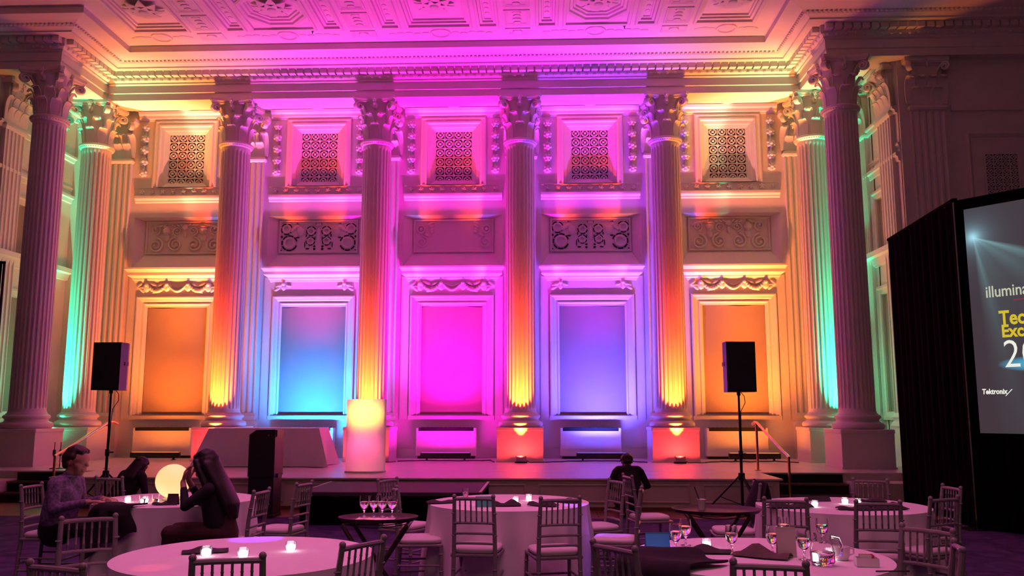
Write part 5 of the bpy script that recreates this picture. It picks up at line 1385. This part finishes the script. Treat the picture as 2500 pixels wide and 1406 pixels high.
def head_segs(c, f, u, mi, sc=1.0):
    """c centre of the skull, f facing, u up"""
    c, f, u = Vector(c), Vector(f).normalized(), Vector(u); u = (u-f*u.dot(f)).normalized(); s = f.cross(u)
    def P(a, b_, d): return tuple(c+(f*a+s*b_+u*d)*sc)
    S = [(P(-0.012, 0, 0.025), P(-0.012, 0, 0.0251), 0.088*sc, 0.088*sc, mi), (P(-0.03, 0, 0.02), P(0.02, 0, 0.02), 0.082*sc, 0.078*sc, mi),
         (P(0.02, 0, -0.02), P(0.03, 0, -0.07), 0.068*sc, 0.048*sc, mi), (P(0.04, 0, -0.09), P(0.052, 0, -0.098), 0.034*sc, 0.026*sc, mi),
         (P(0.078, 0, 0.012), P(0.104, 0, -0.022), 0.011*sc, 0.015*sc, mi), (P(0.070, -0.03, 0.03), P(0.070, 0.03, 0.03), 0.018*sc, 0.018*sc, mi),
         (P(0.084, -0.014, -0.058), P(0.084, 0.014, -0.058), 0.012*sc, 0.012*sc, mi), (P(0.08, -0.016, -0.072), P(0.08, 0.016, -0.072), 0.012*sc, 0.012*sc, mi)]
    for k in (-1, 1):
        S += [(P(-0.005, k*0.082, 0.012), P(-0.012, k*0.086, -0.022), 0.014*sc, 0.010*sc, mi), (P(0.06, k*0.032, 0.004), P(0.0601, k*0.032, 0.004), 0.022*sc, 0.022*sc, mi), (P(0.045, k*0.045, -0.03), P(0.05, k*0.03, -0.05), 0.03*sc, 0.026*sc, mi)]
    return S, P
def make_body(name, segs, mats, parent, voxel=0.0075):
    q = capsule_field(segs); me = bpy.data.meshes.new('tmp_body'); me.from_pydata(q.v, [], q.f); me.validate()
    o = bpy.data.objects.new(name, me); COL.objects.link(o)
    r = o.modifiers.new('r', 'REMESH'); r.mode = 'VOXEL'; r.voxel_size = voxel
    s = o.modifiers.new('s', 'SMOOTH'); s.factor = 0.5; s.iterations = 4
    dg = bpy.context.evaluated_depsgraph_get(); m2 = bpy.data.meshes.new_from_object(o.evaluated_get(dg))
    bpy.data.objects.remove(o); bpy.data.meshes.remove(me)
    m2.materials.clear()
    for m in mats: m2.materials.append(m)
    # material of the nearest bone
    import numpy as np
    n = len(m2.polygons); cen = np.empty(n*3); m2.polygons.foreach_get('center', cen); cen = cen.reshape(-1, 3)
    best = np.full(n, 1e9); idx = np.zeros(n, dtype=np.int32)
    for p0, p1, r0, r1, mi in segs:
        a = np.array(p0); b_ = np.array(p1)-a; L = max(1e-9, b_ @ b_)
        tt = np.clip(((cen-a) @ b_)/L, 0, 1); dd = np.linalg.norm(cen-a-tt[:, None]*b_, axis=1)-(r0+(r1-r0)*tt)
        w = dd < best; best[w] = dd[w]; idx[w] = mi
    m2.polygons.foreach_set('material_index', idx)
    m2.polygons.foreach_set('use_smooth', [True]*n)
    o = bpy.data.objects.new(name, m2); COL.objects.link(o); o.parent = parent
    return o
def eyes(P, parent, sc=1.0):
    for k in (-1, 1):
        q = MB(); q.ell(P(0.074, k*0.032, 0.006), 0.0105*sc, 10, 8); obj('eye', q, mat('eye_dark', (0.05, 0.03, 0.025), 0.15), parent, True)

def cap_hair(P, sc=1.0):
    S = []
    for a in range(-100, 101, 25):
        for e in (10, 45, 80):
            A, E = radians(a), radians(e)
            S.append((P(-0.022-0.062*cos(A)*cos(E)*(0.9 if abs(a) < 90 else 1), 0.060*sin(A)*cos(E), 0.030+0.068*sin(E)), P(-0.0221-0.062*cos(A)*cos(E), 0.060*sin(A)*cos(E), 0.030+0.068*sin(E)), 0.046*sc, 0.046*sc, 0))
    for b_ in (-0.04, 0, 0.04): S.append((P(-0.01, b_, 0.10), P(0.052, b_*0.9, 0.088), 0.036*sc, 0.026*sc, 0))
    for b_ in (-0.05, 0, 0.05): S.append((P(-0.075, b_, 0.03), P(-0.075, b_*0.8, -0.045), 0.04*sc, 0.03*sc, 0))
    return S
# ---- man seated at the globe table (local: faces +y, his right is +x)
t = thing('person', 'man in a patterned purple shirt seated at the globe table, facing right', 'person', (-4.58, 8.12, -0.02), -pi/2)
hs, P = head_segs((0, 0.16, 1.165), (0.12, 1, -0.12), (0, 0.08, 1), 0, 1.08)
sg = hs+[((0, 0.08, 1.0), (0, 0.13, 1.11), 0.058, 0.054, 0)]
sg += [((0, 0.0, 0.53), (0, 0.02, 0.66), 0.155, 0.15, 2), ((-0.07, 0.02, 0.66), (-0.07, 0.06, 0.88), 0.125, 0.125, 1), ((0.07, 0.02, 0.66), (0.07, 0.06, 0.88), 0.125, 0.125, 1), ((0, 0.03, 0.62), (0, 0.05, 0.8), 0.15, 0.15, 1), ((-0.15, 0.07, 0.97), (0.15, 0.07, 0.97), 0.072, 0.072, 1), ((0, 0.07, 0.96), (0, 0.095, 1.03), 0.085, 0.066, 1)]
for s in (-1, 1):
    sg += [((s*0.19, 0.07, 0.965), (s*0.25, 0.10, 0.75), 0.068, 0.05, 1), ((s*0.25, 0.10, 0.75), (s*0.17, 0.33, 0.80), 0.048, 0.036, 1)]
    sg += [((s*0.17, 0.33, 0.80), (s*0.14, 0.37, 0.803), 0.03, 0.027, 0)]
    sg += hand_segs((s*0.14, 0.37, 0.803), (-s*0.35, 1, 0.0), (0, 0, -1), s, 0, 0.35)
    sg += [((s*0.09, 0.02, 0.555), (s*0.13, 0.44, 0.56), 0.088, 0.066, 2), ((s*0.13, 0.44, 0.545), (s*0.13, 0.46, 0.12), 0.062, 0.042, 2), ((s*0.13, 0.44, 0.045), (s*0.13, 0.60, 0.035), 0.042, 0.035, 3)]
bd = make_body('body', sg, [skin, shirt, trous, shoe], t)
eyes(P, t, 1.08)
make_body('short_hair', cap_hair(P, 1.08), [hairs], t, 0.009)
q = MB(); q.torus((0, 0.082, 1.025), 0.072, 0.016, 24, 8); obj('shirt_collar', q, shirt, t, True)

# ---- woman seated opposite, long dark hair, hands to her mouth
t = thing('person', 'woman with long dark hair in black seated facing left, hands at her mouth', 'person', (-2.86, 7.72, 0), pi/2+0.05)
hs, P = head_segs((0, 0.17, 1.135), (0, 1, -0.25), (0, 0.2, 1), 0, 1.02)
sg = hs+[((0, 0.09, 0.98), (0, 0.14, 1.08), 0.05, 0.046, 0)]
sg += [((0, 0.0, 0.54), (0, 0.02, 0.66), 0.15, 0.135, 2), ((-0.05, 0.03, 0.64), (-0.05, 0.07, 0.86), 0.11, 0.11, 1), ((0.05, 0.03, 0.64), (0.05, 0.07, 0.86), 0.11, 0.11, 1), ((-0.13, 0.08, 0.94), (0.13, 0.08, 0.94), 0.062, 0.062, 1), ((0, 0.08, 0.93), (0, 0.10, 1.0), 0.075, 0.056, 1)]
for s in (-1, 1):
    el = (s*0.20, 0.26, 0.80); wr = (s*0.07, 0.335, 0.995)
    sg += [((s*0.165, 0.08, 0.935), el, 0.056, 0.043, 1), (el, (s*0.11, 0.31, 0.93), 0.041, 0.032, 1), ((s*0.11, 0.31, 0.93), wr, 0.029, 0.025, 0)]
    sg += hand_segs(wr, (-s*0.45, -0.05, 0.9), (-s*0.3, -1, 0), s, 0, 0.6)
    sg += [((s*0.08, 0.02, 0.555), (s*0.10, 0.42, 0.56), 0.088, 0.07, 2), ((s*0.10, 0.42, 0.54), (s*0.11, 0.44, 0.28), 0.06, 0.05, 2), ((s*0.11, 0.44, 0.28), (s*0.11, 0.42, 0.10), 0.045, 0.034, 0), ((s*0.11, 0.40, 0.045), (s*0.11, 0.55, 0.032), 0.038, 0.03, 3)]
make_body('body', sg, [skin, blackt, skirtm, shoe], t)
eyes(P, t, 1.02)
hl = cap_hair(P, 1.02)
for k in range(9):
    a = -1.15+2.3*k/8
    p0 = Vector(P(-0.085*cos(a), 0.098*sin(a), 0.0)); p1 = Vector((0.12*sin(a), 0.02-0.03*cos(a), 0.95)); p2 = Vector((0.12*sin(a), -0.05-0.045*cos(a), 0.80)); p3 = Vector((0.07*sin(a), -0.075-0.05*cos(a), 0.68+0.03*(k % 3)))
    hl += [(tuple(p0), tuple(p1), 0.045, 0.05, 0), (tuple(p1), tuple(p2), 0.05, 0.046, 0), (tuple(p2), tuple(p3), 0.046, 0.015, 0)]
for k in (-1, 1):
    hl += [(P(0.045, k*0.082, 0.05), P(0.02, k*0.105, -0.05), 0.028, 0.032, 0), (P(0.02, k*0.105, -0.05), (k*0.125, 0.10, 0.93), 0.032, 0.03, 0)]
make_body('long_hair', hl, [haird], t, 0.009)

# ---- two people crouching in front of the stage, backs to the hall
def crouch(x, y, rz, lab, top_m, lean, armskin, hair_long):
    t = thing('person', lab, 'person', (x, y, 0), rz)
    hs, P = head_segs((lean*1.1, 0.31, 0.81), (lean*0.5, 1, -0.75), (lean*0.3, 0.75, 1), 0, 1.0)
    sg = hs+[((lean*0.9, 0.20, 0.71), (lean*1.0, 0.27, 0.78), 0.06, 0.052, 0)]
    sg += [((0, -0.02, 0.26), (lean*0.2, 0.03, 0.36), 0.16, 0.15, 2), ((lean*0.2-0.06, 0.03, 0.36), (lean*0.8-0.06, 0.17, 0.60), 0.13, 0.12, 1), ((lean*0.2+0.06, 0.03, 0.36), (lean*0.8+0.06, 0.17, 0.60), 0.13, 0.12, 1), ((lean*0.85-0.14, 0.19, 0.68), (lean*0.85+0.14, 0.19, 0.68), 0.088, 0.088, 1), ((lean*.85, 0.19, 0.68), (lean*.9, 0.20, 0.73), 0.08, 0.062, 1)]
    for s in (-1, 1):
        sh = (lean*0.85+s*0.19, 0.19, 0.67); el = (lean*0.7+s*0.30, 0.16, 0.46); wr = (lean*0.6+s*0.20, 0.34, 0.40)
        am = 0 if armskin and s > 0 else 1
        sg += [(sh, el, 0.062, 0.047, 1), (el, wr, 0.043, 0.031, am), (wr, (wr[0]-s*0.01, wr[1]+0.02, wr[2]), 0.028, 0.026, 0)]
        sg += hand_segs(wr, (-s*0.4, 1, -0.2), (0, 0, -1), s, 0, 0.5)
        sg += [((s*0.09, 0.0, 0.24), (s*0.14, 0.36, 0.20), 0.095, 0.072, 2), ((s*0.14, 0.36, 0.10), (s*0.12, 0.02, 0.08), 0.062, 0.045, 2), ((s*0.12, 0.0, 0.075), (s*0.12, -0.15, 0.05), 0.042, 0.034, 3)]
    make_body('body', sg, [skin, top_m, trous, shoe], t)
    eyes(P, t)
    hl = cap_hair(P)
    if hair_long:
        for k in range(7):
            a = -1.1+2.2*k/6
            p0 = Vector(P(-0.085*cos(a), 0.095*sin(a), 0.0)); p1 = Vector((lean*0.9+0.12*sin(a), 0.10-0.03*cos(a), 0.66)); p2 = Vector((lean*0.6+0.10*sin(a), 0.04-0.02*cos(a), 0.52))
            hl += [(tuple(p0), tuple(p1), 0.045, 0.045, 0), (tuple(p1), tuple(p2), 0.045, 0.016, 0)]
    make_body('long_hair' if hair_long else 'short_hair', hl, [haird], t, 0.009)
    return t
crouch(-6.12, 12.35, -0.35, 'person with long dark hair in black crouching before the stage behind the seated man', blackt, 0.10, True, True)
crouch(1.30, 13.55, 0.05, 'person in black crouching at the stage front, back to the hall', blackt, 0.0, False, False)
# ================================================================== CEILING PIN SPOTS
BLU = (0.16, 0.05, 1.0)
for i, (tg, c, p, an, lb) in enumerate((((-1.96, 5.93, 0.76), BLU, 3200, 2.6, 'blue'), ((0.33, 8.10, 0.76), BLU, 3200, 2.6, 'blue'), ((0.65, 5.66, 0.76), BLU, 2600, 2.6, 'blue'), ((0.62, 8.08, 0.5), BLU, 2600, 2.2, 'blue'), ((-2.17, 4.84, 0.76), (1.0, 0.10, 0.01), 700, 1.6, 'amber'))):
    loc = (tg[0]*0.8-0.4, tg[1]-0.8, 9.55)
    t = thing('pin_spot', ('%s ceiling pin spot aimed at ' % lb)+('the far edge of the near left table', 'the right edge of the middle table', 'the left edge of the near right table', 'a chair seat beside the middle table', 'the front of the near left table')[i], 'spotlight', loc, group='ceiling pin spots')
    q = MB(); d = (Vector(tg)-Vector(loc)).normalized(); q.tube([(0, 0, 0.02), tuple(d*0.02), tuple(d*0.16)], [0.03, 0.045, 0.05], 12); obj('can', q, blackm, t, True)
    q = MB(); q.lathe([(0.04, 0.16), (0.04, 0.0), (0.012, -0.01)], 12); obj('mount', q, blackm, t, True)
    s = spot_light('pin_spot_light', loc, tg, p, c, an, 0.35, 0.01); s.parent = t; s.location = tuple(d*0.17)
